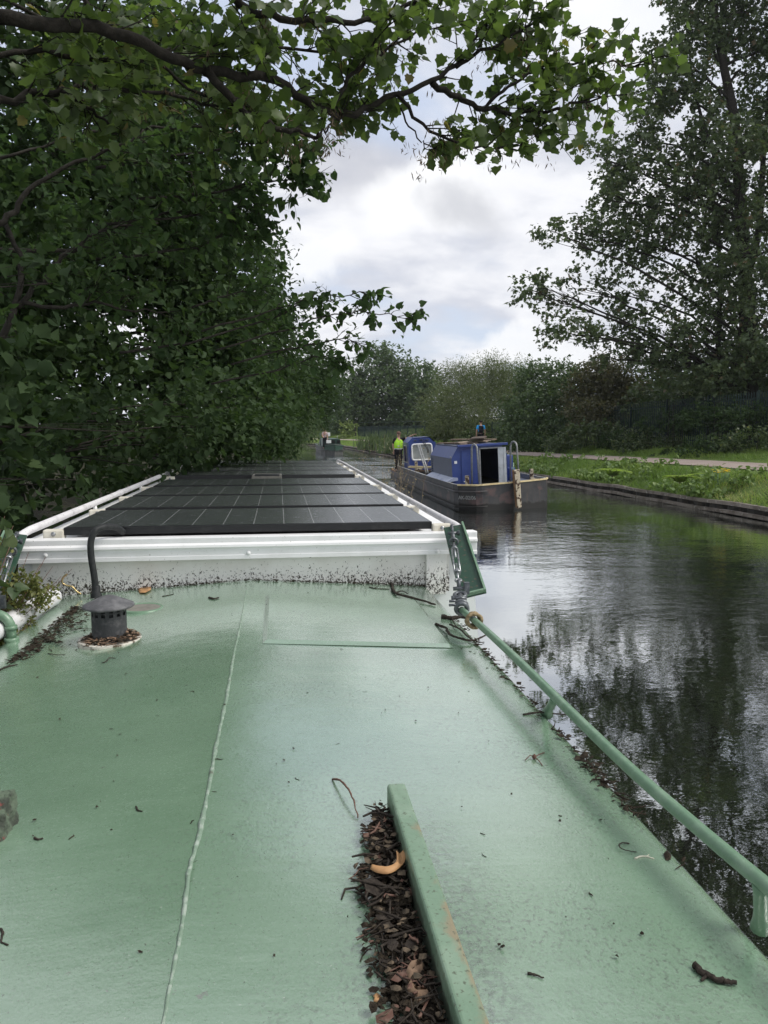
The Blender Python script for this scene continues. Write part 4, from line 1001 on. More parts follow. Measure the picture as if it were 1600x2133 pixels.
    for a, b in (((5.70, 31.0, 1.75), (5.72, 29.6, .66)), ((5.78, 31.0, 1.72), (5.80, 29.6, .66))): MB().tube([a, b], .03, 8).build('prop', M['galv'], wb)
    # small control cab
    cx0, cx1, cy0, cy1, cz0, cz1 = 5.42, 6.55, 31.7, 33.0, .66, 2.02
    sec = [(cx0, cz0), (cx0, 1.80), (cx0+.22, cz1), (cx1-.22, cz1), (cx1, 1.80), (cx1, cz0)]
    mb = MB(); n = 6
    for i in range(1, 4): (a, az), (b, bz) = sec[i], sec[i+1]; mb.add([(a, cy0, az), (b, cy0, bz), (b, cy1, bz), (a, cy1, az)], [(0, 1, 2, 3)])
    mb.add([(cx1, cy0, cz0), (cx1, cy1, cz0), (cx1, cy1, 1.8), (cx1, cy0, 1.8)], [(0, 1, 2, 3)])
    # side and back with openings
    def holed(o, u, v, w, h, hole):
        P = lambda a, b: Vector(o)+Vector(u)*a+Vector(v)*b
        a0, b0, a1, b1 = hole; q = [P(0, 0), P(w, 0), P(w, h), P(0, h), P(a0, b0), P(a1, b0), P(a1, b1), P(a0, b1)]
        mb.add(q, [(0, 1, 5, 4), (1, 2, 6, 5), (2, 3, 7, 6), (3, 0, 4, 7)])
    holed((cx0, cy0, cz0), (0, 1, 0), (0, 0, 1), 1.3, 1.14, (.35, .32, 1.15, 1.02))
    holed((cx0, cy1, cz0), (1, 0, 0), (0, 0, 1), 1.13, 1.14, (.15, .35, .98, 1.05))
    holed((cx0, cy0, cz0), (1, 0, 0), (0, 0, 1), 1.13, 1.14, (.14, .42, .98, 1.08))
    mb.add([(cx0, cy0, 1.8), (cx0+.22, cy0, cz1), (cx1-.22, cy0, cz1), (cx1, cy0, 1.8)], [(0, 1, 2, 3)])
    mb.add([(cx0, cy1, 1.8), (cx0+.22, cy1, cz1), (cx1-.22, cy1, cz1), (cx1, cy1, 1.8)], [(0, 1, 2, 3)])
    cab = mb.build('control_cab', M['blue'], wb); so = cab.modifiers.new('plate', 'SOLIDIFY'); so.thickness = .03
    def wframe(o, u, v, a0, b0, a1, b1, r, mat, name='window_frame'):
        P = lambda a, b: Vector(o)+Vector(u)*a+Vector(v)*b; c = .1; pts = []
        for (x, y, s) in ((a1-c, b1-c, 0), (a0+c, b1-c, 90), (a0+c, b0+c, 180), (a1-c, b0+c, 270)):
            for t in range(5): an = rad(s+t*22.5); pts.append(P(x+c*math.cos(an), y+c*math.sin(an)))
        return MB().tube(pts+[pts[0]], r, 8, cap=False).build(name, mat, cab)
    wframe((cx0, cy0-.02, cz0), (1, 0, 0), (0, 0, 1), .14, .42, .98, 1.08, .035, M['white'])
    wframe((cx0-.02, cy0, cz0), (0, 1, 0), (0, 0, 1), .35, .32, 1.15, 1.02, .022, M['galv'])
    MB().box(((cx0+cx0+1.12)/2, cy0+.03, cz0+.75), (.80, .012, .62)).build('windscreen', M['haze_glass'], cab)
    for a in (0, .08): MB().tube([(cx0+.55+a, cy0-.05, 1.95), (cx0+.78+a*.5, cy0-.06, 1.52), (cx0+.80+a*.5, cy0-.05, 1.36)], .012, 6).build('wiper', M['black'], cab)
    for i in range(3): MB().box((cx0+.3+.25*i, cy0-.02, 1.90+.02*(i % 2)), (.12, .05, .06)).build('lamp_housing', M['bluegrey'], cab, .01)
    # lettering on the port bow corner
    def text(s, p, right, size):
        cu = bpy.data.curves.new('lettering', 'FONT'); cu.body = s; cu.size = size; cu.align_x = 'CENTER'; cu.align_y = 'CENTER'; cu.extrude = .002
        tmp = bpy.data.objects.new('lettering_curve', cu); COL.objects.link(tmp); dg = bpy.context.evaluated_depsgraph_get()
        me = bpy.data.meshes.new_from_object(tmp.evaluated_get(dg)); bpy.data.objects.remove(tmp); me.materials.clear()
        o = link('lettering', me, M['text'], wb)
        r = Vector(right).normalized(); u = Vector((0, 0, 1)); nn = r.cross(u); o.matrix_local = Matrix.Translation(Vector(p)-wloc(wb)) @ Matrix((r, u, nn)).transposed().to_4x4()
    text('AK-02/06', (5.405, 21.735, .42), (.42, -.46, 0), .155)
    text('43', (5.105, 22.9, .56), (.0, -1, 0), .11)
M['ledge'] = worn((.34, .38, .50), (.05, .09, .26), 5, .5, .75, .4, .5, name='pale_blue_ledge')
build_workboat()
wb.rotation_euler = (0, rad(-3), 0)
RW = Matrix.Translation(wloc(wb)) @ Matrix.Rotation(rad(-3), 4, 'Y') @ Matrix.Translation(-wloc(wb))
planks = [((5.55, 26.2), (7.0, 25.2), 1.905, .20, 'plank', 'long weathered plank across the back of the blue cabin roof'),
          ((5.6, 25.2), (6.2, 23.5), 1.915, .16, 'plankdark', 'dark plank lying lengthwise on the left of the blue cabin roof'),
          ((5.75, 24.3), (7.0, 24.9), 1.95, .22, 'plankpale', 'pale plank lying slantwise on top of the others on the blue cabin roof'),
          ((6.1, 26.4), (6.9, 23.9), 2.00, .18, 'plank', 'brown plank, topmost of the pile on the blue cabin roof'),
          ((6.35, 24.0), (7.0, 26.0), 2.05, .45, 'plankdark', 'wide black board lying on the planks of the cabin roof'),
          ((5.66, 23.42), (5.88, 23.42), 1.925, .14, 'plank', 'short wood block at the front edge of the blue cabin roof')]
M['plankpale'] = worn((.42, .34, .27), (.30, .24, .19), 6, .35, .7, .85, .2, bmp=.4, name='pale_plank')
for a, b, z, w, m, lab in planks:
    o = MB().bar((*a, z), (*b, z), w, .042).build('plank', M[m], None, .004); o.matrix_world = RW; tag(o, lab, 'plank', 'planks piled on the workboat cabin roof')
# ================================================================== PEOPLE
M['skin'] = pmat('skin', (.50, .30, .22), .5, .35)
M['hivis'] = worn((.42, .80, .05), (.36, .70, .05), 6, .4, .7, .7, .2, name='yellow_green_vest')
M['reflect'] = pmat('reflective_band', (.55, .58, .55), .4, .5)
M['blackcloth'] = worn((.014, .014, .018), (.028, .028, .032), 10, .4, .7, .9, .15, name='black_cloth')
M['browncap'] = worn((.12, .075, .06), (.16, .10, .08), 20, .4, .7, .9, .15, name='brown_cap')
M['bluecloth'] = worn((.05, .38, .85), (.06, .45, .9), 8, .4, .7, .9, .15, name='bright_blue_cloth')
M['pinkcloth'] = worn((.55, .42, .42), (.62, .5, .5), 8, .4, .7, .9, .15, name='pale_pink_cloth')
M['hair'] = pmat('dark_hair', (.015, .012, .010), .7, .3)
def skin_mesh(name, verts, edges, mat, parent, sub=2):
    me = bpy.data.meshes.new(name); o0 = wloc(parent)
    me.from_pydata([tuple(Vector(p)-o0) for p, _ in verts], edges, []); o = link(name, me, mat, parent)
    o.modifiers.new('skin', 'SKIN').use_smooth_shade = True
    if me.skin_vertices:
        for i, (_, r) in enumerate(verts):
            r = r if hasattr(r, '__len__') else (r, r); me.skin_vertices[0].data[i].radius = r
        me.skin_vertices[0].data[0].use_root = True
    s = o.modifiers.new('sub', 'SUBSURF'); s.levels = s.render_levels = sub
    return o
def person(loc, yaw, J, label, top, legs, hat, vest=None, pack=False, scale=1.0, group=None):
    """J: joint name -> (right, forward, up) from the feet, metres"""
    root = empty('person', loc, label, 'person', group)
    f = Vector((math.sin(yaw), math.cos(yaw), 0)); r = Vector((f.y, -f.x, 0)); B = Vector(loc)
    W = lambda q: B+(r*q[0]+f*q[1]+Vector((0, 0, q[2])))*scale
    D = dict(pelvis=(0, 0, .93), waist=(0, 0, 1.08), chest=(0, .01, 1.32), neck=(0, 0, 1.48), jaw=(0, .03, 1.56), head=(0, .03, 1.64), crown=(0, .01, 1.72),
             shR=(.18, 0, 1.41), elR=(.24, -.02, 1.14), wrR=(.25, .06, .90), haR=(.25, .08, .84), shL=(-.18, 0, 1.41), elL=(-.24, -.02, 1.14), wrL=(-.25, .06, .90), haL=(-.25, .08, .84),
             hiR=(.09, 0, .90), knR=(.10, .03, .50), anR=(.10, -.02, .08), toR=(.12, .15, .04), hiL=(-.09, 0, .90), knL=(-.10, .03, .50), anL=(-.10, -.02, .08), toL=(-.12, .15, .04))
    D.update({a: b for a, b in J.items() if a != 'face'})
    R = dict(pelvis=(.14, .10), waist=(.13, .10), chest=(.15, .11), neck=.055, jaw=.062, head=(.078, .092), crown=(.062, .07), shR=.062, elR=.042, wrR=.030, haR=(.038, .02), shL=.062, elL=.042, wrL=.030, haL=(.038, .02),
             hiR=.085, knR=.058, anR=.042, toR=.036, hiL=.085, knL=.058, anL=.042, toL=.036)
    names = list(D); vs = [(W(D[k]), tuple(x*scale for x in R[k]) if isinstance(R[k], tuple) else R[k]*scale) for k in names]; ix = {k: i for i, k in enumerate(names)}
    ed = [('pelvis', 'waist'), ('waist', 'chest'), ('chest', 'neck'), ('neck', 'jaw'), ('jaw', 'head'), ('head', 'crown')]
    for s in 'RL': ed += [('chest', 'sh'+s), ('sh'+s, 'el'+s), ('el'+s, 'wr'+s), ('wr'+s, 'ha'+s), ('pelvis', 'hi'+s), ('hi'+s, 'kn'+s), ('kn'+s, 'an'+s), ('an'+s, 'to'+s)]
    E_ = [(ix[a], ix[b]) for a, b in ed]
    for s in 'RL':                                    # five fingers each
        h = Vector(D['ha'+s]); d = (h-Vector(D['wr'+s])).normalized(); sd = d.cross(Vector((0, 0, 1)) if abs(d.z) < .8 else Vector((0, 1, 0))).normalized()
        for k, (o, ln) in enumerate(((-.03, .07), (-.01, .085), (.01, .08), (.03, .06), (.045, .045))):
            b0 = len(vs); p1 = h+d*(.03 if k < 4 else .0)+sd*o; p2 = p1+d*ln*.55+sd*(.015 if k == 4 else 0); p3 = p2+d*ln*.4-Vector((0, 0, .015))
            for p, q in ((p1, .010), (p2, .009), (p3, .007)): vs.append((W(p), q*scale))
            E_ += [(ix['ha'+s], b0), (b0, b0+1), (b0+1, b0+2)]
    skin_mesh('body', vs, E_, M['skin'], root)
    def cloth(name, keys, grow, mat, edges, cut=None):
        kk = []; vv = []
        for k in keys:
            p = D[k]; q = R[k]; vv.append((W(p), tuple((x+grow)*scale for x in (q if isinstance(q, tuple) else (q, q)))))
            kk.append(k)
        if cut:
            for k, (a, b, t) in cut.items(): vv[kk.index(k)] = (W(Vector(a).lerp(Vector(b), t)), tuple((x+grow)*scale for x in (.05, .05)))
        j = {k: i for i, k in enumerate(kk)}; skin_mesh(name, vv, [(j[a], j[b]) for a, b in edges], mat, root)
    te = [('pelvis', 'waist'), ('waist', 'chest'), ('chest', 'shR'), ('shR', 'elR'), ('chest', 'shL'), ('shL', 'elL')]
    cloth('shirt', ['pelvis', 'waist', 'chest', 'shR', 'elR', 'shL', 'elL'], .016, top, te, {'elR': (D['shR'], D['elR'], .75), 'elL': (D['shL'], D['elL'], .75)})
    le = [('pelvis', 'hiR'), ('hiR', 'knR'), ('knR', 'anR'), ('pelvis', 'hiL'), ('hiL', 'knL'), ('knL', 'anL')]
    cloth('trousers', ['pelvis', 'hiR', 'knR', 'anR', 'hiL', 'knL', 'anL'], .02, legs, le)
    for s in 'RL': skin_mesh('shoe', [(W(D['an'+s])+Vector((0, 0, -.02)), .052), (W(D['to'+s]), (.048, .04))], [(0, 1)], M['blackcloth'], root)
    if vest:
        v = skin_mesh('vest', [(W(Vector(D['pelvis'])+Vector((0, 0, .03))), (.205, .175)), (W(D['waist']), (.20, .172)), (W(D['chest']), (.205, .175)), (W(Vector(D['neck'])+Vector((0, 0, -.07))), (.12, .10)), (W(Vector(D['shR'])*.9+Vector((0, 0, .15))), .095), (W(Vector(D['shL'])*.9+Vector((0, 0, .15))), .095)], [(0, 1), (1, 2), (2, 3), (2, 4), (2, 5)], vest, root)
        for z in (1.00, 1.12):
            c = W((0, 0, z)); mb = MB(); A = Matrix((r*1.0, f*.84, Vector((0, 0, 1)))).transposed()
            mb.lathe([(.186, -.025), (.190, 0), (.186, .025)], c, 24, A); mb.build('reflective_band', M['reflect'], v)
    # face: nose, ears, eyes (sunglasses) ; cap or hair
    hd = Vector(D['head']); mb = MB()
    hf = Vector(J.get('face', (0, 1, 0))).normalized(); hr = Vector((hf.y, -hf.x, 0))
    mb.tube([W(hd+hf*.085+Vector((0, 0, .0))), W(hd+hf*.112+Vector((0, 0, -.035))), W(hd+hf*.09+Vector((0, 0, -.05)))], [.010*scale, .015*scale, .010*scale], 6)
    for s in (-1, 1): mb.lathe([(.0, 0), (.028, .004), (.022, .014), (0, .016)], W(hd+hr*s*.078+Vector((0, 0, -.02))), 8, Matrix.Rotation(rad(90), 3, 'Y'))
    mb.build('face_detail', M['skin'], root)
    mb = MB()
    for s in (-1, 1): mb.box(W(hd+hf*.088+hr*s*.034+Vector((0, 0, .005))), (.05, .05, .028))
    mb.build('eyes', M['hair'], root)
    mb = MB(); MB.tube(mb, [W(hd-hf*.10+Vector((0, 0, -.04))), W(hd-hf*.11+Vector((0, 0, .0)))], [.03, .05], 8) if not hat[1] else None
    mb.lathe([(.092, -.01), (.098, .02), (.090, .06), (.065, .09), (.03, .104), (0, .107)], W(hd+Vector((0, 0, .02))), 16)
    if hat[1]:
        b = W(hd+hf*.10+Vector((0, 0, .025))); mb.lathe([(.075, -.008), (.08, 0), (.0, .012)], b, 14)
    mb.build('cap' if hat[1] else 'hair', hat[0], root)
    if pack:
        mb = MB(); c = W((0, -.20, 1.22)); A = Matrix((r, f, Vector((0, 0, 1)))).transposed().to_4x4()
        mb.box(c, (.30, .17, .46), A); bp = mb.build('backpack', M['blackcloth'], root, .06, 3)
        MB().box(W((0, -.30, 1.13)), (.22, .06, .22), A).build('pocket', M['blackcloth'], bp, .02)
        for s in (-1, 1): MB().tube([W((s*.11, -.12, 1.43)), W((s*.12, .02, 1.47)), W((s*.13, .13, 1.36)), W((s*.14, .06, 1.1)), W((s*.13, -.12, 1.04))], .018, 6).build('strap', M['blackcloth'], bp)
    return root
def build_people():
    # on the stern deck, facing the camera, resting his left hand on the cab
    person((5.20, 33.45, .46), rad(172), dict(shL=(-.18, .02, 1.42), elL=(-.36, .16, 1.46), wrL=(-.54, .36, 1.60), haL=(-.60, .42, 1.625), elR=(.22, -.08, 1.14), wrR=(.18, -.10, .92), haR=(.18, -.10, .86), anR=(.09, 0, .08), face=(-.15, 1, 0)),
           'person in yellow hi-vis vest, dark trousers and cap standing at the workboat stern', M['blackcloth'], M['blackcloth'], (M['browncap'], True), vest=M['hivis'])
    i = rb_i(47.5); p = bank_pt(i, interp(O1, 47.5)+.95, bank_z(47.5, interp(O1, 47.5)+.95)+.05)
    person((12.72, 47.8, bank_z(47.8, 2.7)+.02), rad(10), dict(knR=(.10, .10, .50), anR=(.10, .12, .10), toR=(.11, .28, .07), knL=(-.10, .0, .5), anL=(-.10, -.22, .14), toL=(-.10, -.08, .05)),
           'person in bright blue t-shirt with black backpack walking away on the towpath', M['bluecloth'], M['blackcloth'], (M['hair'], False), pack=True, scale=1.08)
    person((4.0, 67.6, .55), rad(185), dict(waist=(0, .03, 1.08), chest=(.0, .10, 1.3), neck=(0, .18, 1.45), jaw=(0, .22, 1.52), head=(0, .24, 1.6), crown=(0, .22, 1.68), shR=(.18, .12, 1.38), shL=(-.18, .12, 1.38), elR=(.22, .2, 1.12), wrR=(.12, .36, 1.02), haR=(.10, .42, 1.0)),
           'person in pale pink top leaning over on the distant green boat', M['pinkcloth'], M['blackcloth'], (M['pinkcloth'], True))
build_people()

# ================================================================== DISTANT BOAT
M['greenhull'] = worn((.018, .05, .035), (.03, .07, .05), 3, .4, .7, .5, .4, name='dark_green_hull_paint')
M['greyhull'] = worn((.05, .052, .05), (.09, .09, .085), 3, .4, .7, .6, .3, name='grey_hull_paint')
def far_boat():
    x, y = 4.75, 66.0; b = empty('canal_boat', (x, y+5, 0), 'small dark green boat far down the canal with a white sign on its bow', 'boat')
    pl = [(0, 0), (.75, 1.6), (1.02, 3.2), (1.02, 13), (-1.02, 13), (-1.02, 3.2), (-.75, 1.6)]; k = len(pl); mb = MB()
    top = [(x+u, y+v, .78 if v > 3 else .78+.22*(1-v/3.2)) for u, v in pl]; low = [(x+u*.96, y+v+.1, -.3) for u, v in pl]
    mb.add(low+top, [(i, (i+1) % k, k+(i+1) % k, k+i) for i in range(k)]+[tuple(range(k, 2*k))]).build('hull', M['greyhull'], b)
    for z0, mt in ((.72, 'greenhull'), (.34, 'greyhull')):
        pts = [(x-1.05, y+12.9, z0), (x-1.05, y+3.2, z0), (x-.78, y+1.55, z0+.06), (x, y-.04, z0+.17), (x+.78, y+1.55, z0+.06), (x+1.05, y+3.2, z0), (x+1.05, y+12.9, z0)]
        MB().tube(pts, .05, 8).build('rubbing_strake', M[mt], b)
    for s in (1, -1): MB().extrude([(x+s*.03, y-.02, .40), (x+s*.77, y+1.55, .38), (x+s*.77, y+1.55, .70), (x+s*.03, y-.02, .84)], (s*.02, -.02, 0)).build('bow_panel', M['greenhull'], b)
    MB().extrude([(x-.8, y+4, .78), (x-.65, y+4, 1.34), (x+.75, y+4, 1.34), (x+.85, y+4, .78)], (0, 7, 0)).build('cabin', M['greenhull'], b)
    for i in range(3): MB().box((x-.35+.5*i, y+3.98, 1.1), (.3, .03, .26)).build('window', M['dark'], b)
    MB().box((x-.42, y+1.35, 1.16), (.42, .03, .28)).build('sign', M['sticker'], b)
    MB().tube([(x-.42, y+1.38, .8), (x-.42, y+1.38, 1.1)], .02, 6).build('sign_post', M['galv'], b)
    MB().box((x-.20, y+4.6, 1.75), (.24, .05, .34)).build('upper_sign', M['sticker'], b, .05)
    MB().tube([(x-.20, y+4.63, 1.3), (x-.20, y+4.63, 1.6)], .02, 6).build('sign_post', M['galv'], b)
    MB().tube([(x-1.05, y+3.2, .7), (x-1.07, y+3.2, 1.95)], .035, 8).build('pole', M['greenhull'], b)
    MB().tube([(x+.6, y+5, 1.3), (x+.6, y+5, 1.62)], .03, 8).build('chimney', M['galv'], b)
far_boat()

# ================================================================== WEEDS THAT GROW ON THE BOAT
def boat_weeds():
    g = Grow(31); rg = g.rng
    t = empty('gunwale_weed', (-1.24, 3.1, .73), 'scruffy yellowing weed growing up beside the left corner of the white cabin', 'plant')
    base = Vector((-1.24, 3.1, .73)); tips = [(10, 1075), (28, 1095), (60, 1150), (95, 1160), (30, 1180), (70, 1195), (110, 1180), (150, 1185), (100, 1215), (55, 1240), (20, 1250), (65, 1290), (35, 1310), (-20, 1120), (-30, 1200), (15, 1140), (128, 1200), (85, 1175)]
    for k, (x, y) in enumerate(tips):
        e = at_Y(x, y, 3.22+.22*rg.random()); m = base.lerp(e, .55)+Vector((rg.normal(0, .05)-.08, rg.normal(0, .05), .1))
        P = g.limb([base+Vector((rg.normal(0, .06), rg.normal(0, .15), 0)), m, e], .0035, .001, 5)
        P = np.array(P)
        for _ in range(210):
            f = 1-rg.random()**1.6*.42; i = int(f*(len(P)-1)); g.leaf(P[i]+rg.normal(0, .017, 3), rg.normal(0, 1, 3)+np.array((.3, 0, .3)), .6, .5)
    g.done(t, .018, OVAL, L['weed'], M['redtwig'], 'leaves', 'stems', .5)
    g = Grow(32); t2 = empty('nettle', (-1.3, 3.0, .73), 'larger leaved green plant behind the left green board', 'plant')
    for x, y in ((15, 1100), (20, 1140), (30, 1225), (8, 1265)):
        e = at_Y(x, y, 3.15); P = np.array(g.limb([Vector((-1.3, 3.0, .73)), (Vector((-1.3, 3.0, .73))+e)/2+Vector((-.05, 0, .1)), e], .004, .0015, 5))
        for _ in range(5): i = g.rng.integers(int(len(P)*.75), len(P)); g.leaf(P[i], g.rng.normal(0, 1, 3), .8, .6)
    g.done(t2, .055, LIME, L['bramble'], M['redtwig'], 'leaves', 'stems')
    g = Grow(33); b0 = Vector((1.16, 8.0, .72)); rg = g.rng
    t3 = empty('dead_weed', b0, 'dry brown weed stalks standing on the boat edge in front of the workboat', 'plant')
    for x, yt, yy in ((800, 905, 8.6), (835, 900, 8.2), (818, 935, 8.4), (848, 915, 8.1), (783, 925, 8.8), (860, 930, 8.0), (826, 955, 8.3), (872, 950, 7.9), (808, 960, 8.5), (890, 940, 7.8), (840, 970, 8.1), (853, 985, 7.8), (795, 985, 8.7), (865, 1000, 7.6), (755, 935, 9.2), (730, 945, 9.6), (838, 1010, 7.9), (848, 1030, 7.6)):
        e = at_Y(x+rg.normal(0, 3), yt, yy); b = Vector((1.16+rg.normal(0, .05), yy+rg.normal(0, .15), .72))
        P = np.array(g.limb([b, b.lerp(e, .5)+Vector((rg.normal(0, .03), 0, .06)), e], .0035, .0013, 4, .008))
        for _ in range(7):
            i = g.rng.integers(len(P)//2, len(P)-1); d = np.array((rg.normal(0, .6), rg.normal(0, .6), .8))
            g.twig(P[i], d, .10+.14*rg.random(), .05, .0014, 0, -.1)
    g.done(t3, .022, OVAL, L['dry'], M['drystalk'], 'seed_heads', 'stalks', .5)
M['drystalk'] = worn((.16, .13, .09), (.24, .19, .13), 60, .4, .7, .9, .1, name='dry_stem')
boat_weeds()

# ================================================================== FENCE, BANK PLANTS
M['fence'] = worn((.007, .022, .020), (.012, .030, .027), 4, .4, .7, .6, .3, name='dark_green_steel')
FP = [(20.6, 22), (19.9, 30), (18.6, 39), (17.6, 48), (17.0, 56), (15.6, 68), (14.5, 76), (12.6, 90), (10.5, 102)]
FZ = [(22, 3.98, 1.65), (30, 3.88, 1.6), (39, 3.66, 1.35), (48, 3.2, 1.2), (56, 2.85, 1.15), (76, 2.6, 1.0), (102, 2.5, 1.0)]
def fence():
    root = empty('palisade_fence', (18.6, 39, 1.3), 'dark green steel palisade fence behind the towpath, half hidden by ivy', 'fence')
    P = smooth_line([Vector((x, y, 0)) for x, y in FP], 0); pts = []
    for a, b in zip(P, P[1:]):
        n = max(1, round((b-a).length/2.75)); pts += [a.lerp(b, i/n) for i in range(n)]
    pts.append(P[-1])
    zt = lambda y: float(np.interp(y, [f[0] for f in FZ], [f[1] for f in FZ])); zb = lambda y: float(np.interp(y, [f[0] for f in FZ], [f[2] for f in FZ]))
    for a, b in zip(pts, pts[1:]):
        mb = MB(); n = max(3, round((b-a).length/.155)); d = (b-a).normalized(); nr = Vector((-d.y, d.x, 0))
        for i in range(1, n):
            p = a.lerp(b, i/n); t, z = zt(p.y), zb(p.y); w = .036
            q = [p-d*w+nr*.0, p-d*w*.35+nr*.022, p+d*w*.35+nr*.022, p+d*w]
            row0 = [(v.x, v.y, z) for v in q]; row1 = [(v.x, v.y, t-.07) for v in q]; row2 = [((p+nr*.012+d*w*(k-1.5)*.35).x, (p+nr*.012+d*w*(k-1.5)*.35).y, t+(.02 if k in (0, 3) else .0)) for k in range(4)]
            mb.grid([row0, row1, row2])
        mb.build('pale_panel', M['fence'], root, normals=False)
        mb = MB()
        for f in (.3, 2.0): mb.bar((a.x-nr.x*.03, a.y-nr.y*.03, zb(a.y)+f), (b.x-nr.x*.03, b.y-nr.y*.03, zb(b.y)+f), .05, .05)
        mb.build('rail', M['fence'], root)
    for p in pts: MB().box((p.x-.04, p.y, (zt(p.y)+zb(p.y))/2-.05), (.10, .055, zt(p.y)-zb(p.y)+.2)).build('post', M['fence'], root)
fence()
def fern(px, py, Y, s, label):
    p = at_Y(px, py, Y)+Vector((0, 0, .16)); g = Grow(int(px)); t = empty('fern', p, label, 'plant', 'ferns on the canal bank')
    for k in range(11):
        a = 2*math.pi*k/11+g.rng.random(); d = Vector((math.cos(a), math.sin(a), 0)); ln = s*(.7+.5*g.rng.random())
        P = np.array(g.limb([p, p+d*ln*.45+Vector((0, 0, ln*.40)), p+d*ln*1.0+Vector((0, 0, ln*(.25+.3*g.rng.random())))], .006, .002, 4))
        for i in range(1, len(P)):
            tg = P[i]-P[i-1]; sd = np.cross(tg, (0, 0, 1)); sd /= np.linalg.norm(sd)
            for q in (-1, 1):
                for m in (0, .5): g.pos.append(P[i]-tg*m); g.tip.append(sd*q+tg/np.linalg.norm(tg)*.4); g.nrm.append(np.array((0, 0, 1.)))
    g.done(t, .22*s/.6, OVAL, L['fern'], M['redtwig'], 'fronds', 'stems', .2)
fern(1275, 1004, 24.5, .55, 'bright yellow-green fern on the bank edge beside the workboat')
fern(1415, 1018, 21.5, .50, 'pale spreading fern in the middle of the grass bank')
def flowers(px, py, Y, n, label):
    p = at_Y(px, py, Y); t = empty('flower_clump', p, label, 'flowers'); g = Grow(int(px)+1); mb = MB()
    for _ in range(n):
        q = p+Vector((g.rng.normal(0, .10), g.rng.normal(0, .10), .12*g.rng.random()))
        mb.tube([q-Vector((0, 0, .3)), q], .003, 4)
        for k in range(9): g.pos.append(q); a = 6.28*k/9; g.tip.append(np.array((math.cos(a), math.sin(a), .25))); g.nrm.append(np.array((0, 0, 1.)))
    mb.build('stems', M['rail'], t); g.done(t, .055, OVAL, L['flower'], M['redtwig'], 'petals')
flowers(1510, 986, 20.2, 16, 'clump of yellow ragwort flowers in the grass near the path')
flowers(1480, 984, 20.6, 3, 'single small yellow flower head left of the ragwort clump')
# ================================================================== TREES
def pblob(g, px, py, rp, d, size, k, ln, cov=2.5, gap=.25, gf=.8, flat=.8, zr=1.0, dr=1.2, fill=.24):
    """a clump of foliage at its own distance d, its radius given as it subtends from the boat"""
    R = rp*d/F; n = int(cov*math.pi*R*R*zr/(k*size*size*fill)); c = at_d(px, py, d)
    g.blob(c, (R, R*dr, R*zr), max(n, 3), k, ln, flat, gap, gf); return c
def bank_tree(name, cat, label, seed, trunk, top, r, blobs, size, shape, mat, k=6, ln=.3, cov=2.5, gap=.25, gf=.8, flat=.8, group=None, dr=1.2, bark='barkdark', limbn=None, jit=.35, fill=None):
    """a tree as trunk, limbs to its foliage clumps and leaves"""
    fill = fill or {id(OVAL): .19, id(TUFT): .24, id(STRIP): .08, id(LIME): .42, id(SYC): .36}[id(shape)]
    g = Grow(seed); t = empty(name, trunk, label, cat, group); b = Vector(trunk); tp = Vector(top)
    m = b.lerp(tp, .5)+Vector((g.rng.normal(0, .2), g.rng.normal(0, .2), 0))
    P = g.limb([b-Vector((0, 0, .3)), m, tp], r, r*.35, 10); P = np.array(P)
    for q in blobs:
        c = pblob(g, q[0], q[1], q[2], q[3], size, k, ln, cov, gap, gf, flat, q[4] if len(q) > 4 else 1.0, dr, fill)
        c = np.array(c); h = np.clip((c[2]-b.z)*.75+b.z, b.z+.3, tp.z); i = int(np.argmin(abs(P[:, 2]-h))); s = P[i]
        R = q[2]*q[3]/F
        L_ = g.limb([s, s*.5+c*.5+np.array((0, 0, .15*np.linalg.norm(c-s)*.5)), c], r*.28, r*.06, 6, .02*R)
        for _ in range(limbn or 3):
            d = g.rng.normal(0, 1, 3); d /= np.linalg.norm(d); d[2] = abs(d[2])*.6; e = c+d*R*.85
            g.limb([L_[-4], (np.array(L_[-4])+e)/2+g.rng.normal(0, .08*R, 3), e], r*.07, r*.02, 4)
    g.done(t, size, shape, L[mat], M[bark], jit=jit); return t

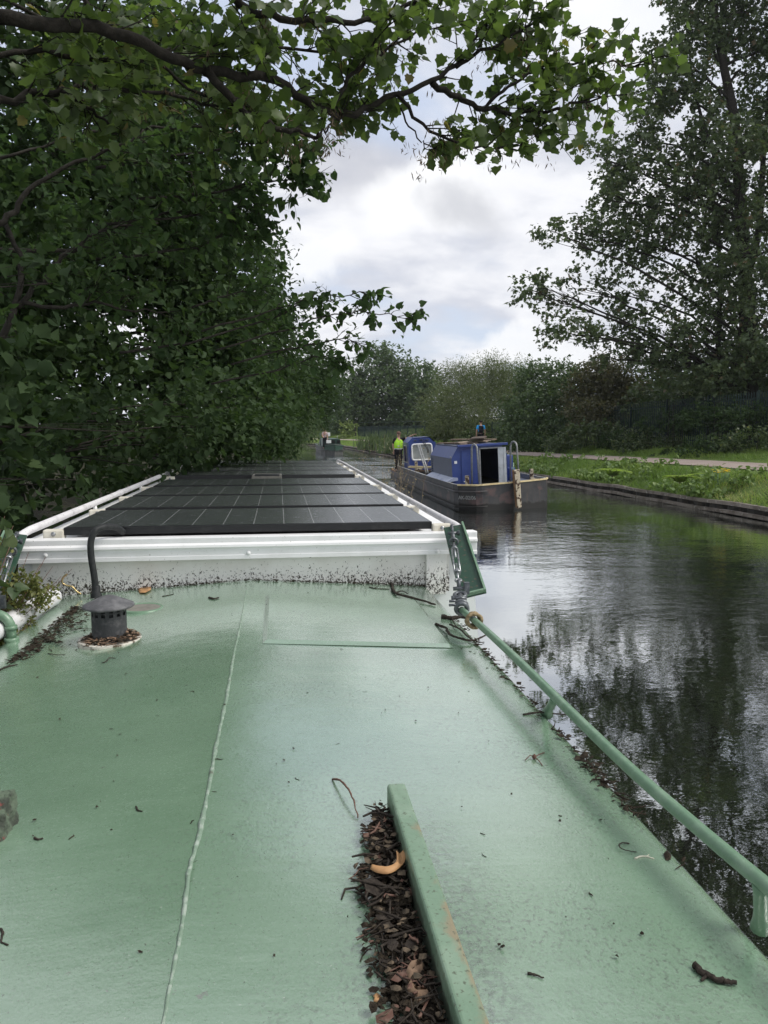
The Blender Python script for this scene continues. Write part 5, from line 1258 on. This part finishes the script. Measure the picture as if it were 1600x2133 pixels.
# ---- the sycamore whose limbs hang over the boat
def overhead():
    g = Grow(11); base = (-5.2, 3.2, .9); t = empty('sycamore_tree', base, 'sycamore on the near bank whose long limbs arch over the boat and across the sky', 'tree')
    D = lambda L_: [at_d(x, y, d) for x, y, d in L_]
    trunk = g.limb([Vector(base)-Vector((0, 0, .4)), (-5.0, 3.3, 2.6), (-4.5, 3.6, 4.2), (-4.1, 3.8, 5.6), (-3.6, 3.9, 7.2)], .22, .12, 14)
    limbs = []
    def lb(L_, r0, r1, n, ln, start=.1, step=.085, sub=2, droop=.15, pre=None, upb=.25, avoid=None):
        P = g.limb(([pre] if pre is not None else [])+D(L_), r0, r1, 9, .012); limbs.append(P)
        if n: g.along(P, int(n*1.4), ln, step*.72, start, sub, upb=upb, droop=droop, avoid=avoid)
        return P
    lb([(-150, -10, 4.2), (0, 35, 4.4), (110, 50, 4.55), (200, 62, 4.7), (330, 105, 4.9), (430, 150, 5.1), (560, 165, 5.3), (620, 200, 5.45), (690, 240, 5.6), (745, 235, 5.7), (800, 205, 5.8), (880, 178, 5.9), (950, 140, 6.05), (990, 80, 6.15), (1035, 10, 6.25), (1060, -60, 6.3)], .046, .010, 34, .60, .12, pre=trunk[10], upb=.8, avoid=-FW)
    lb([(430, 150, 5.1), (468, 185, 5.1), (500, 226, 5.15), (560, 258, 5.2), (610, 272, 5.3), (650, 285, 5.35), (672, 291, 5.4)], .030, .010, 5, .32, .3)
    lb([(655, 285, 5.35), (676, 268, 5.4), (697, 246, 5.45)], .010, .005, 1, .2)
    lb([(900, 172, 5.92), (955, 202, 6.0), (1010, 226, 6.05), (1090, 232, 6.15), (1160, 228, 6.2), (1215, 212, 6.3), (1265, 203, 6.35)], .026, .006, 26, .46, .12)
    lb([(830, 200, 5.8), (870, 250, 5.85), (930, 290, 5.95), (1000, 306, 6.05), (1070, 312, 6.1), (1120, 316, 6.15)], .015, .004, 11, .30, .25)
    lb([(835, 225, 5.8), (862, 275, 5.8), (888, 304, 5.85), (915, 327, 5.9)], .008, .002, 2, .16, .6)
    lb([(1010, 226, 6.05), (1060, 180, 6.1), (1120, 150, 6.2), (1190, 135, 6.3), (1260, 130, 6.35), (1330, 140, 6.4)], .014, .004, 17, .40, .2)
    lb([(950, 140, 6.05), (1000, 110, 6.1), (1070, 70, 6.2), (1130, 30, 6.3), (1180, 5, 6.4)], .016, .005, 17, .45, .1)
    lb([(420, -120, 4.9), (480, -10, 5.0), (540, 28, 5.15), (640, 42, 5.3), (740, 45, 5.5), (830, 20, 5.6), (920, -10, 5.7)], .032, .012, 17, .55, .1)
    lb([(690, 240, 5.6), (720, 180, 5.5), (760, 130, 5.5), (830, 90, 5.55), (900, 40, 5.7)], .018, .006, 13, .45, .2)
    lb([(150, -60, 5.4), (190, 20, 5.5), (250, 60, 5.6), (330, 130, 5.8), (420, 200, 6.0), (520, 215, 6.1)], .020, .008, 15, .5, .1)
    lb([(-60, 230, 4.9), (60, 200, 5.1), (130, 190, 5.2), (210, 182, 5.4), (320, 190, 5.7), (420, 212, 5.9), (520, 222, 6.0)], .028, .008, 20, .5, .1)
    lb([(130, 190, 5.2), (190, 228, 5.25), (245, 278, 5.3)], .018, .006, 8, .4, .2)
    lb([(-40, 120, 5.2), (100, 110, 5.4), (250, 130, 5.6), (420, 90, 5.8), (560, 100, 6.0), (700, 110, 6.2), (800, 130, 6.3)], .02, .008, 26, .55, .05)
    # limbs above the picture: the roof mirrors and is shaded by them
    for L_ in ([(-200, -200, 4), (100, -350, 3.8), (400, -520, 3.8), (640, -640, 4.0)], [(-100, -500, 3.6), (150, -800, 3.2), (420, -1100, 3.2)], [(200, -120, 4.5), (450, -260, 4.6), (700, -330, 4.9), (880, -330, 5.2)], [(-400, -700, 3.5), (-100, -1300, 2.8), (200, -1900, 2.6)], [(-500, -300, 3.4), (-300, -900, 2.7), (0, -2400, 2.2)]):
        P = g.limb(D(L_), .05, .015, 8); g.along(P, 17, .7, .10, .0, 2)
    for c, R_ in (((-5.2, .5, 3.2), (2.0, 2.2, 2.2)), ((-4.6, -2.5, 4.0), (2.2, 2.4, 2.6)), ((-5.6, -5.5, 4.0), (2.4, 2.6, 3.2)), ((-4.2, 1.5, 6.5), (2.4, 2.4, 1.6)), ((-3.2, -1.5, 6.8), (2.6, 2.6, 1.4)), ((-5.4, 3.0, 1.8), (1.2, 1.6, 1.2))):  # unseen foliage added round the camera to darken roof, fascia and left bank
        g.limb([trunk[8], (np.array(trunk[8])+np.array(c))/2+np.array((0, 0, .4)), c], .05, .015, 7)
        g.blob(c, R_, 560, 6, .4, .6, .25, .6)
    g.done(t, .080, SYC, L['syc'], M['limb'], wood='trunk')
    # bunches of winged seeds hanging under the outer limbs
    k = Grow(12)
    for P in limbs[:12]:
        P = np.array(P)
        for _ in range(11):
            c = P[k.rng.integers(int(len(P)*.35), len(P))]+k.rng.normal(0, .07, 3)+np.array((0, 0, -.05))
            for _ in range(11): k.pos.append(c+k.rng.normal(0, .028, 3)); k.tip.append(k.rng.normal(0, .5, 3)+np.array((0, 0, -1.))); k.nrm.append(k.rng.normal(0, 1, 3))
    k.done(t, .045, STRIP, L['keys'], M['bark'], crown='seed_bunches')
overhead()

# ---- the lime beside the boat
def lime():
    g = Grow(21); base = (-4.4, 7.2, .8); t = empty('lime_tree', base, 'dense lime tree on the near bank with leafy sprays reaching out over the solar panels', 'tree')
    D = lambda L_: [at_d(x, y, d) for x, y, d in L_]
    tr = g.limb([Vector(base)-Vector((0, 0, .4)), (-4.5, 7.3, 3.0), (-4.3, 7.4, 5), (-4.0, 7.5, 7.5)], .17, .06, 12)
    def lb(L_, r0, r1, n, ln, start=.1, sub=2, droop=.25, step=.045): P = g.limb(D(L_), r0, r1, 7, .01); g.along(P, int(n*1.35), ln, step, start, sub, .75, .1, .005, droop); return P
    # branches seen against the gloom
    lb([(-40, 480, 6.0), (20, 455, 6.1), (60, 395, 6.2), (130, 352, 6.3), (250, 302, 6.5), (300, 270, 6.6)], .028, .008, 12, .45, .3)
    lb([(-30, 760, 6.0), (30, 650, 6.1), (42, 560, 6.2), (8, 460, 6.2)], .030, .018, 6, .4)
    lb([(36, 640, 6.1), (85, 585, 6.2), (120, 550, 6.3), (180, 495, 6.4), (250, 470, 6.6), (330, 465, 6.8)], .024, .007, 12, .45, .35)
    lb([(45, 630, 6.1), (130, 640, 6.3), (200, 630, 6.5), (260, 645, 6.7), (350, 650, 7.0)], .018, .006, 12, .45, .3)
    lb([(-20, 520, 6.6), (150, 520, 6.8), (240, 478, 7.0), (380, 440, 7.2), (520, 400, 7.4)], .022, .006, 16, .45, .3)
    lb([(250, 735, 7.0), (330, 722, 7.1), (400, 715, 7.2)], .014, .008, 4, .4)
    # upper sprays against the sky
    for L_, n in (([(200, 350, 6.6), (400, 320, 7.0), (520, 300, 7.2), (600, 290, 7.3)], 20), ([(250, 420, 6.8), (450, 400, 7.1), (550, 378, 7.3), (645, 368, 7.4)], 22), ([(200, 470, 6.8), (400, 450, 7.1), (500, 435, 7.3), (560, 430, 7.4)], 17),
                  ([(150, 280, 6.6), (320, 270, 6.9), (480, 262, 7.1), (560, 270, 7.2)], 22), ([(200, 540, 6.9), (380, 520, 7.2), (460, 495, 7.4), (510, 490, 7.5)], 15), ([(0, 330, 6.4), (120, 300, 6.6), (260, 320, 6.8), (400, 360, 7.0)], 26),
                  ([(560, 290, 7.2), (610, 330, 7.3), (635, 345, 7.35)], 9)):
        lb(L_, .014, .004, n, .36, .15, 2, .3)
    # the spray that reaches furthest across the sky
    for L_, n, ln in (([(380, 720, 6.8), (540, 670, 7.1), (640, 632, 7.3), (730, 612, 7.4), (790, 608, 7.5)], 24, .18), ([(450, 730, 6.9), (590, 690, 7.1), (700, 655, 7.3), (790, 652, 7.4), (862, 666, 7.5)], 26, .17), ([(480, 760, 6.9), (620, 725, 7.1), (700, 708, 7.3), (772, 720, 7.4)], 16, .16),
                      ([(420, 690, 6.9), (560, 650, 7.1), (640, 622, 7.3), (690, 628, 7.4)], 14, .16), ([(440, 800, 6.9), (580, 770, 7.1), (670, 742, 7.3), (715, 752, 7.4)], 16, .2), ([(400, 640, 6.9), (490, 610, 7.1), (545, 600, 7.2)], 12, .22)):
        lb(L_, .010, .003, n, ln, .2, 1, .25, .045)
    FILL = ((90, 350, 150, 7.4), (250, 300, 130, 7.8), (400, 330, 120, 8.0), (520, 320, 80, 8.0), (120, 520, 150, 7.6), (300, 480, 150, 8.0), (450, 450, 110, 8.2), (150, 680, 160, 7.6), (320, 650, 150, 8.0), (470, 620, 110, 8.2), (560, 680, 70, 8.2), (480, 740, 90, 8.0), (600, 730, 50, 8.0), (-60, 450, 170, 7.2), (-80, 700, 170, 7.0), (380, 770, 100, 7.8), (540, 780, 60, 8.0), (60, 830, 160, 7.0), (520, 530, 50, 8.4))
    for q in FILL:
        if q[1] < 360 or q[0] < 130: pblob(g, q[0]-40, q[1], q[2]*.8, q[3]+1, .082, 7, .28, 1.0, .45, 1.1, fill=.42)
    g.done(t, .068, LIME, L['lime'], M['barkdark'], wood='trunk', jit=.45)
    bank_tree('lime_tree', 'tree', 'second lime tree just behind the first, its leaves looking smaller', 22, (-4.0, 12.5, .9), (-3.6, 12.5, 7), .15,
              [(q[0]-35, q[1], q[2]*.92, q[3]*1.55) for q in FILL], .076, LIME, 'lime', 7, .30, 2.5, .34, .9, limbn=4, jit=.45)
lime()

# ---- nearer low growth on the left
def low_left():
    bank_tree('maple_sapling', 'tree', 'young maple with large bright leaves low on the near bank by the white pipe', 41, (-3.4, 4.4, .8), (-3.2, 4.6, 2.6), .045,
              [(0, 800, 50, 5.2), (40, 940, 50, 5.3), (60, 570, 40, 5.2), (110, 590, 30, 5.3), (10, 700, 60, 5.2), (300, 900, 40, 5.8), (30, 1010, 60, 5.2), (170, 1000, 40, 5.6)], .095, SYC, 'deep', 5, .25, 1.1, .4, 1.4)
    bank_tree('hazel_bush', 'bush', 'dark hazel bush overhanging the left edge of the solar panels', 42, (-3.3, 8.5, .7), (-3.0, 8.6, 3.0), .06,
              [(330, 880, 110, 8.0), (230, 900, 110, 7.4), (430, 870, 100, 8.6), (390, 930, 60, 8.6), (520, 850, 80, 9.5), (480, 920, 60, 9.8), (560, 900, 60, 10.5), (300, 970, 60, 7.2), (100, 1010, 100, 6.6), (190, 960, 100, 7.0)], .068, LIME, 'deep', 6, .25, 2.2, .32, 1.2)
    for k, (x, y, tp, lab, bl, m) in enumerate((
            (-6.5, 6, 9, 'tall dark tree standing behind the sycamore at the left edge', [(-100, 150, 220, 9.5), (120, 180, 190, 10), (-120, 500, 220, 9), (120, 560, 180, 10), (-100, 850, 220, 8.5), (130, 850, 180, 9.5), (100, 1000, 140, 8.5), (300, 120, 150, 10.5), (420, 210, 110, 11)], 'deep'),
            (-6.0, 12, 9, 'dark leafy tree filling the gloom behind the lime', [(260, 420, 180, 12), (400, 420, 140, 12.5), (300, 640, 190, 12), (460, 600, 130, 13), (300, 850, 180, 11.5), (450, 800, 140, 12.5), (400, 940, 90, 11.5), (330, 270, 120, 12.5)], 'deep'))):
        bank_tree('bank_tree', 'tree', lab, 43+k, (x, y, 1.0), (x+.5, y+.2, tp), .16, bl, .105, LIME, m, 7, .4, 2.2, .22, .7)
    # along the bank, away from the camera
    bank_tree('ash_tree', 'tree', 'fine leaved tree whose tip shows above the lime spray', 51, (-2.6, 17, .8), (-1.9, 17, 7.5), .16,
              [(545, 560, 38, 17.5), (580, 520, 20, 17.5), (510, 600, 60, 17), (575, 600, 22, 18), (545, 660, 60, 17.5), (470, 560, 80, 17), (600, 700, 60, 18), (500, 700, 90, 16.5), (560, 780, 80, 17), (420, 640, 90, 16.5), (590, 850, 60, 17), (500, 850, 90, 16)], .13, OVAL, 'deep', 8, .45, 2.8, .22, .7)
    bank_tree('alder_tree', 'tree', 'dark alder overhanging the water beyond the end of the solar panels', 52, (-1.6, 24, .7), (-.9, 24, 6.5), .14,
              [(640, 760, 55, 24), (600, 820, 64, 23), (650, 815, 40, 25), (560, 800, 70, 22), (575, 890, 52, 22), (610, 880, 40, 24), (550, 900, 60, 21), (690, 770, 22, 25), (680, 800, 25, 26)], .13, TUFT, 'deep', 7, .4, 2.8, .2, .6)
    bank_tree('willow_bush', 'bush', 'straggling pale willow trailing over the water short of the distant boat', 53, (.3, 38, .5), (.5, 38, 3.2), .10,
              [(628, 875, 30, 38), (605, 900, 34, 36), (640, 895, 14, 39), (626, 912, 18, 38), (590, 925, 28, 34), (625, 850, 30, 40), (608, 932, 12, 35)], .16, STRIP, 'bramble', 9, .5, 3.2, .15, .5, -.2)
    bank_tree('bank_tree', 'tree', 'dark round tree on the left bank behind the willow', 54, (-.5, 48, .8), (0, 48, 7.5), .2,
              [(660, 800, 45, 50), (630, 790, 50, 50), (672, 845, 26, 52), (645, 860, 36, 50), (690, 815, 25, 52), (610, 860, 50, 48)], .24, TUFT, 'deep', 8, .8, 2.8, .15, .35)
low_left()

# ---- trees where the canal bends and along the towpath hedge
def far_side():
    bank_tree('oak_tree', 'tree', 'large dark round tree beyond the canal bend, tallest on the skyline', 61, (13, 112, 1), (13.5, 112, 11), .4,
              [(800, 755, 38, 112), (770, 790, 50, 111), (830, 785, 42, 112), (740, 830, 42, 110), (800, 830, 60, 110), (850, 840, 40, 111), (760, 870, 45, 109), (820, 880, 50, 109), (730, 780, 26, 110), (722, 880, 34, 108), (790, 735, 18, 112), (850, 800, 30, 113)], .42, TUFT, 'far', 9, 1.5, 3.0, .16, .25)
    bank_tree('oak_tree', 'tree', 'lower dark tree right of the tallest one beyond the bend', 62, (20, 108, 1), (20.5, 108, 9), .35,
              [(880, 785, 32, 108), (900, 820, 30, 107), (870, 830, 40, 107), (895, 860, 36, 106), (860, 885, 36, 106), (912, 790, 16, 108), (905, 890, 30, 105)], .40, TUFT, 'far', 9, 1.4, 3.0, .16, .25)
    bank_tree('bank_tree', 'tree', 'dark tree beyond the bend, seen past the end of the left bank', 63, (5, 118, 1), (5, 118, 8), .3,
              [(690, 860, 40, 118), (650, 870, 50, 118), (710, 820, 26, 118), (700, 900, 26, 116), (660, 910, 26, 114), (620, 900, 50, 118), (740, 905, 24, 112)], .42, TUFT, 'far', 9, 1.4, 3.0, .12, .25)
    bank_tree('yellowing_bush', 'bush', 'small yellow green bush low beyond the bend', 64, (10.3, 103, .9), (10.3, 103, 3.2), .12,
              [(722, 895, 14, 103), (735, 890, 10, 103), (722, 908, 10, 102)], .3, TUFT, 'pale', 8, .6, 2.6, .15, .6)
    bank_tree('willow_tree', 'tree', 'pale olive willow, widest and lightest of the towpath hedge', 65, (21.5, 66, 1.2), (21.5, 66, 6), .28,
              [(960, 810, 48, 66), (1010, 795, 48, 67), (1060, 800, 42, 66), (920, 850, 40, 64), (975, 850, 52, 64), (1040, 845, 50, 65), (930, 880, 34, 63), (1080, 830, 34, 66), (985, 885, 36, 62), (945, 780, 20, 66), (1075, 775, 18, 67), (1035, 770, 20, 67)], .26, STRIP, 'willow', 10, 1.2, 3.0, .14, .35, .3)
    bank_tree('hawthorn_bush', 'bush', 'deep green rounded bush between the pale willow and the brown bush', 66, (19.0, 50, 1.2), (19.2, 50, 5), .2,
              [(1130, 800, 48, 50), (1110, 850, 52, 49), (1160, 850, 52, 49), (1090, 890, 40, 48), (1140, 905, 44, 47), (1190, 900, 40, 46), (1165, 780, 28, 51), (1105, 775, 20, 51), (1080, 860, 30, 50), (1190, 790, 30, 51)], .20, TUFT, 'far', 8, .7, 3.0, .16, .45)
    bank_tree('hawthorn_bush', 'bush', 'browning hawthorn bush above the green fence', 67, (21.5, 46, 1.4), (21.3, 46, 5.2), .2,
              [(1240, 790, 46, 46), (1290, 790, 44, 45), (1220, 830, 44, 46), (1270, 830, 46, 45), (1320, 805, 34, 44), (1250, 765, 26, 46), (1215, 865, 34, 44), (1255, 865, 26, 43)], .17, TUFT, 'brown', 8, .6, 3.0, .2, .5)
    bank_tree('elder_bush', 'bush', 'light green bush looking over the fence beneath the big towpath sycamore', 68, (23, 42, 1.6), (23, 42, 4.6), .15,
              [(1360, 815, 34, 42), (1400, 790, 30, 43), (1330, 840, 20, 41), (1440, 790, 30, 43), (1405, 825, 16, 40), (1470, 800, 30, 43), (1540, 790, 40, 44), (1600, 790, 40, 44)], .19, TUFT, 'bramble', 8, .6, 2.2, .3, .5)
    for k, (x, y, lab, bl) in enumerate((
            (30, 56, 'dark understorey tree behind the fence left of the thick trunk', [(1340, 830, 50, 56), (1400, 860, 60, 56), (1460, 840, 60, 56), (1420, 800, 60, 57), (1350, 890, 50, 54), (1440, 900, 60, 54), (1500, 870, 60, 55), (1490, 800, 50, 57)]),
            (36, 52, 'dark understorey tree behind the fence right of the thick trunk', [(1560, 850, 70, 52), (1630, 840, 80, 52), (1590, 790, 70, 53), (1700, 860, 90, 50), (1570, 910, 60, 50), (1660, 910, 70, 49), (1530, 800, 50, 54)]),
            (50, 95, 'distant dark tree line seen through the palisade', [(1300, 850, 60, 95), (1400, 840, 80, 95), (1500, 830, 80, 95), (1600, 830, 90, 95), (1700, 830, 90, 95), (1350, 890, 50, 90), (1460, 890, 60, 90), (1560, 890, 60, 90), (1660, 890, 60, 90), (1200, 860, 60, 95), (1250, 900, 50, 90)]))):
        bank_tree('bank_tree', 'tree', lab, 90+k, (x, y, 1.5), (x+.3, y, 5.5+k), .16, bl, .26 if k < 2 else .42, TUFT, 'deep', 8, .7, 2.6, .2, .4)
    bank_tree('hedge', 'hedge', 'dark low hedge right behind the palisade fence', 94, (24.5, 38, 1.6), (24.5, 38, 3.4), .08,
              [(1320, 900, 34, 46), (1375, 895, 38, 45), (1435, 895, 42, 43), (1500, 890, 46, 41), (1565, 890, 50, 39.5), (1630, 885, 54, 38), (1400, 860, 36, 46), (1470, 850, 40, 44), (1540, 845, 44, 42), (1610, 840, 50, 40), (1700, 880, 60, 37), (1340, 865, 30, 47)], .22, TUFT, 'deep', 8, .6, 2.6, .15, .4)
    # creepers and brambles on the fence: each a plant of its own
    for k, (px, py, r, d, w, lab, m) in enumerate((
            (1010, 905, 26, 60, 1.6, 'ivy mound on the fence behind the person with the backpack', 'bramble'), (1120, 925, 30, 44, 1.9, 'ivy mound below the deep green bush beside the path', 'deep'),
            (1185, 925, 28, 42, 1.4, 'bramble mound at the fence foot right of the deep green bush', 'bramble'), (1240, 900, 36, 40.5, 1.2, 'bramble climbing the fence below the browning hawthorn', 'bramble'),
            (1290, 920, 30, 39, 1.3, 'dark bramble tangle at the foot of the first clear fence post', 'deep'), (1350, 920, 34, 37, 1.5, 'bramble tangle under the clear stretch of fence', 'bramble'),
            (1420, 930, 34, 34.5, 1.5, 'dark nettle bank at the fence foot under the big sycamore', 'deep'), (1495, 930, 36, 32, 1.5, 'bramble bank in the shade left of the thick trunk', 'deep'), (1580, 925, 44, 30.5, 1.3, 'bramble bank at the right edge beside the path', 'bramble'),
            (1395, 872, 30, 36.5, 1.3, 'ivy patch hanging over the fence top left of the thick trunk', 'deep'), (1480, 862, 34, 34, 1.4, 'ivy patch on the fence just left of the thick trunk', 'deep'), (1565, 868, 36, 32, 1.3, 'ivy patch on the fence in front of the thick trunk', 'deep'), (905, 905, 20, 66, 1.3, 'light green creeper hummock behind the control cab', 'pale'), (1060, 915, 24, 50, 1.3, 'bramble hummock right of the person with the backpack', 'bramble'), (870, 912, 14, 78, 1.2, 'small bush by the path behind the person in the yellow vest', 'bramble'))):
        g = Grow(70+k); c = at_d(px, py, d); t = empty('bramble' if 'bramble' in lab else 'creeper', (c.x, c.y, bank_z(c.y, 7)), lab, 'plant', 'creepers and brambles along the fence')
        sz = .13 if d < 45 else .17; R = r*d/F
        for u in np.linspace(-1, 1, 4): pblob(g, px+u*r*w, py+r*.25*abs(u)+g.rng.normal(0, 3), r*(.75-.15*abs(u)), d, sz, 7, .35, 2.2, .25, .9)
        for _ in range(6):
            a = g.rng.normal(0, 1, 3)*R; P = g.limb([Vector((c.x+a[0]*.6, c.y+a[1]*.6, bank_z(c.y, 7))), np.array(c)+a*.4+np.array((0, 0, R*.3)), np.array(c)+a*np.array((1.2, 1, .3))+np.array((0, 0, R*.5))], .012, .004, 4)
        g.done(t, sz, TUFT if k % 3 else LIME, L[m], M['barkdark'], 'leaves', 'stems')
    for k, (px, Y, off, s, lab) in enumerate(((790, 70, .5, 1.0, 'tuft of tall reeds on the bank left of the person in the yellow vest'), (815, 60, .4, .9, 'tuft of reeds at the bank right behind the person in the yellow vest'))):
        i = rb_i(Y); p = bank_pt(i, off, .35); g = Grow(95+k); t = empty('reed_tuft', p, lab, 'reeds', 'reed tufts on the far bank')
        for _ in range(260):
            q = np.array(p)+np.array((g.rng.normal(0, .8), g.rng.normal(0, 1.2), 0)); g.pos.append(q); d = g.rng.normal(0, .35, 3); d[2] = 1; g.tip.append(d); g.nrm.append(g.rng.normal(0, 1, 3))
        g.done(t, 1.3*s, BLADE, L['bramble'], M['barkdark'], 'blades')
far_side()

# ---- the big sycamore behind the fence on the right
def big_right():
    g = Grow(81); base = at_Y(1562, 940, 38.5); base.z = 1.6
    t = empty('sycamore_tree', base, 'huge sycamore behind the fence filling the right side of the sky', 'tree')
    D = lambda L_: [at_d(x, y, d) for x, y, d in L_]
    dd = 37.5
    tr = g.limb([base-Vector((0, 0, .5))]+D([(1560, 780, dd), (1556, 650, dd), (1548, 520, dd), (1540, 400, dd), (1530, 250, dd), (1500, 100, dd), (1480, -60, dd), (1470, -260, dd)]), .46, .08, 14)
    g.limb(D([(1552, 600, dd), (1580, 480, dd+.5), (1590, 330, dd+1), (1605, 150, dd+1), (1620, -50, dd+1)]), .2, .05, 10)
    g.limb([at_Y(1490, 935, 40)]+D([(1492, 800, 39), (1497, 700, 39), (1500, 560, 39), (1490, 420, 38.5)]), .20, .07, 9)
    g.limb(D([(1540, 420, dd), (1490, 330, dd), (1450, 200, dd), (1430, 60, dd)]), .14, .03, 8)
    tips = [(1105, 605, 34, dd-2), (1150, 620, 36, dd-2), (1210, 600, 46, dd-1), (1290, 610, 60, dd), (1160, 690, 34, dd-2), (1210, 690, 40, dd-2), (1290, 700, 60, dd), (1370, 690, 70, dd), (1145, 480, 30, dd-2), (1190, 480, 42, dd-1), (1260, 480, 60, dd), (1340, 510, 80, dd), (1440, 540, 90, dd), (1250, 400, 40, dd-1), (1310, 400, 60, dd),
            (1240, 325, 34, dd-1), (1290, 340, 50, dd), (1390, 390, 85, dd), (1480, 430, 90, dd+1), (1570, 480, 80, dd+1), (1330, 280, 50, dd), (1420, 280, 85, dd), (1540, 310, 95, dd+1), (1370, 190, 50, dd), (1450, 160, 80, dd), (1560, 160, 95, dd+1), (1430, 70, 55, dd), (1500, 40, 80, dd), (1590, 30, 90, dd), (1420, 760, 60, dd), (1500, 690, 80, dd+1), (1590, 660, 80, dd), (1540, 780, 60, dd+1), (1340, 760, 40, dd-1), (1260, 745, 26, dd-1), (1365, 110, 26, dd), (1405, 20, 36, dd), (1240, 300, 24, dd),
            (1450, -80, 90, dd), (1560, -90, 110, dd), (1500, -230, 110, dd), (1610, -240, 130, dd), (1560, -380, 130, dd), (1700, 100, 120, dd), (1700, 300, 130, dd), (1690, 520, 130, dd), (1720, -120, 140, dd), (1700, 720, 110, dd), (1640, -480, 130, dd), (1545, 560, 55, dd-3), (1520, 430, 60, dd-3), (1560, 690, 60, dd-3), (1555, 800, 66, dd-3), (1525, 310, 60, dd-3), (1490, 620, 50, dd-2), (1470, 790, 60, dd-2), (1600, 760, 60, dd-3), (1410, 700, 40, dd-2), (1130, 600, 26, dd-2)]
    P = np.array(tr)
    for px, py, rp, d in tips:
        c = np.array(pblob(g, px, py, rp, d, .22, 8, .5, 2.4, .38, .62, .7)); R = rp*d/F
        z = np.clip(c[2]-.35*np.linalg.norm(c[:2]-np.array(base)[:2]), 4, 26); s = P[int(np.argmin(abs(P[:, 2]-z)))]
        Lm = g.limb([s, s*.55+c*.45+np.array((0, 0, .5)), c*.8+s*.2+np.array((0, 0, .25)), c], .075, .016, 6, .05)
        for _ in range(4): e = c+unit(g.rng.normal(0, 1, (1, 3)))[0]*R*np.array((.9, .9, .6)); g.limb([Lm[-5], (np.array(Lm[-5])+e)/2+g.rng.normal(0, .12, 3), e], .022, .006, 4)
    g.done(t, .22, TUFT, L['tow'], M['barkdark'], wood='trunk')
    # its neighbour outside the frame, seen in the water
    bank_tree('bank_tree', 'tree', 'tall tree by the fence at the right edge, mirrored in the near water', 82, (27, 24, 1.8), (26.5, 24, 15), .35,
              [(1950, 600, 200, 34), (2150, 400, 260, 34), (1900, 250, 180, 34), (2100, 0, 260, 34), (1900, -150, 200, 35), (2250, 650, 220, 32), (2050, 780, 150, 32), (1800, 650, 110, 36), (1830, 830, 90, 33), (2400, 100, 300, 34), (2050, -500, 260, 36), (1780, 80, 120, 36)], .30, TUFT, 'tow', 8, .7, 1.7, .3, .5)
big_right()

# ================================================================== the damp air
def haze():
    m = bpy.data.materials.new('haze'); m.use_nodes = True; t = NT(m.node_tree)
    v = t.n('ShaderNodeVolumePrincipled', {'Color': (.86, .90, .94, 1), 'Density': .0003, 'Anisotropy': .35})
    o = t.n('ShaderNodeOutputMaterial'); t.t.links.new(v.outputs[0], o.inputs['Volume'])
    tag(MB().box((0, 0, 20), (1200, 1200, 44)).build('haze', m), 'thin damp air over the canal', 'haze', kind='stuff')
haze()
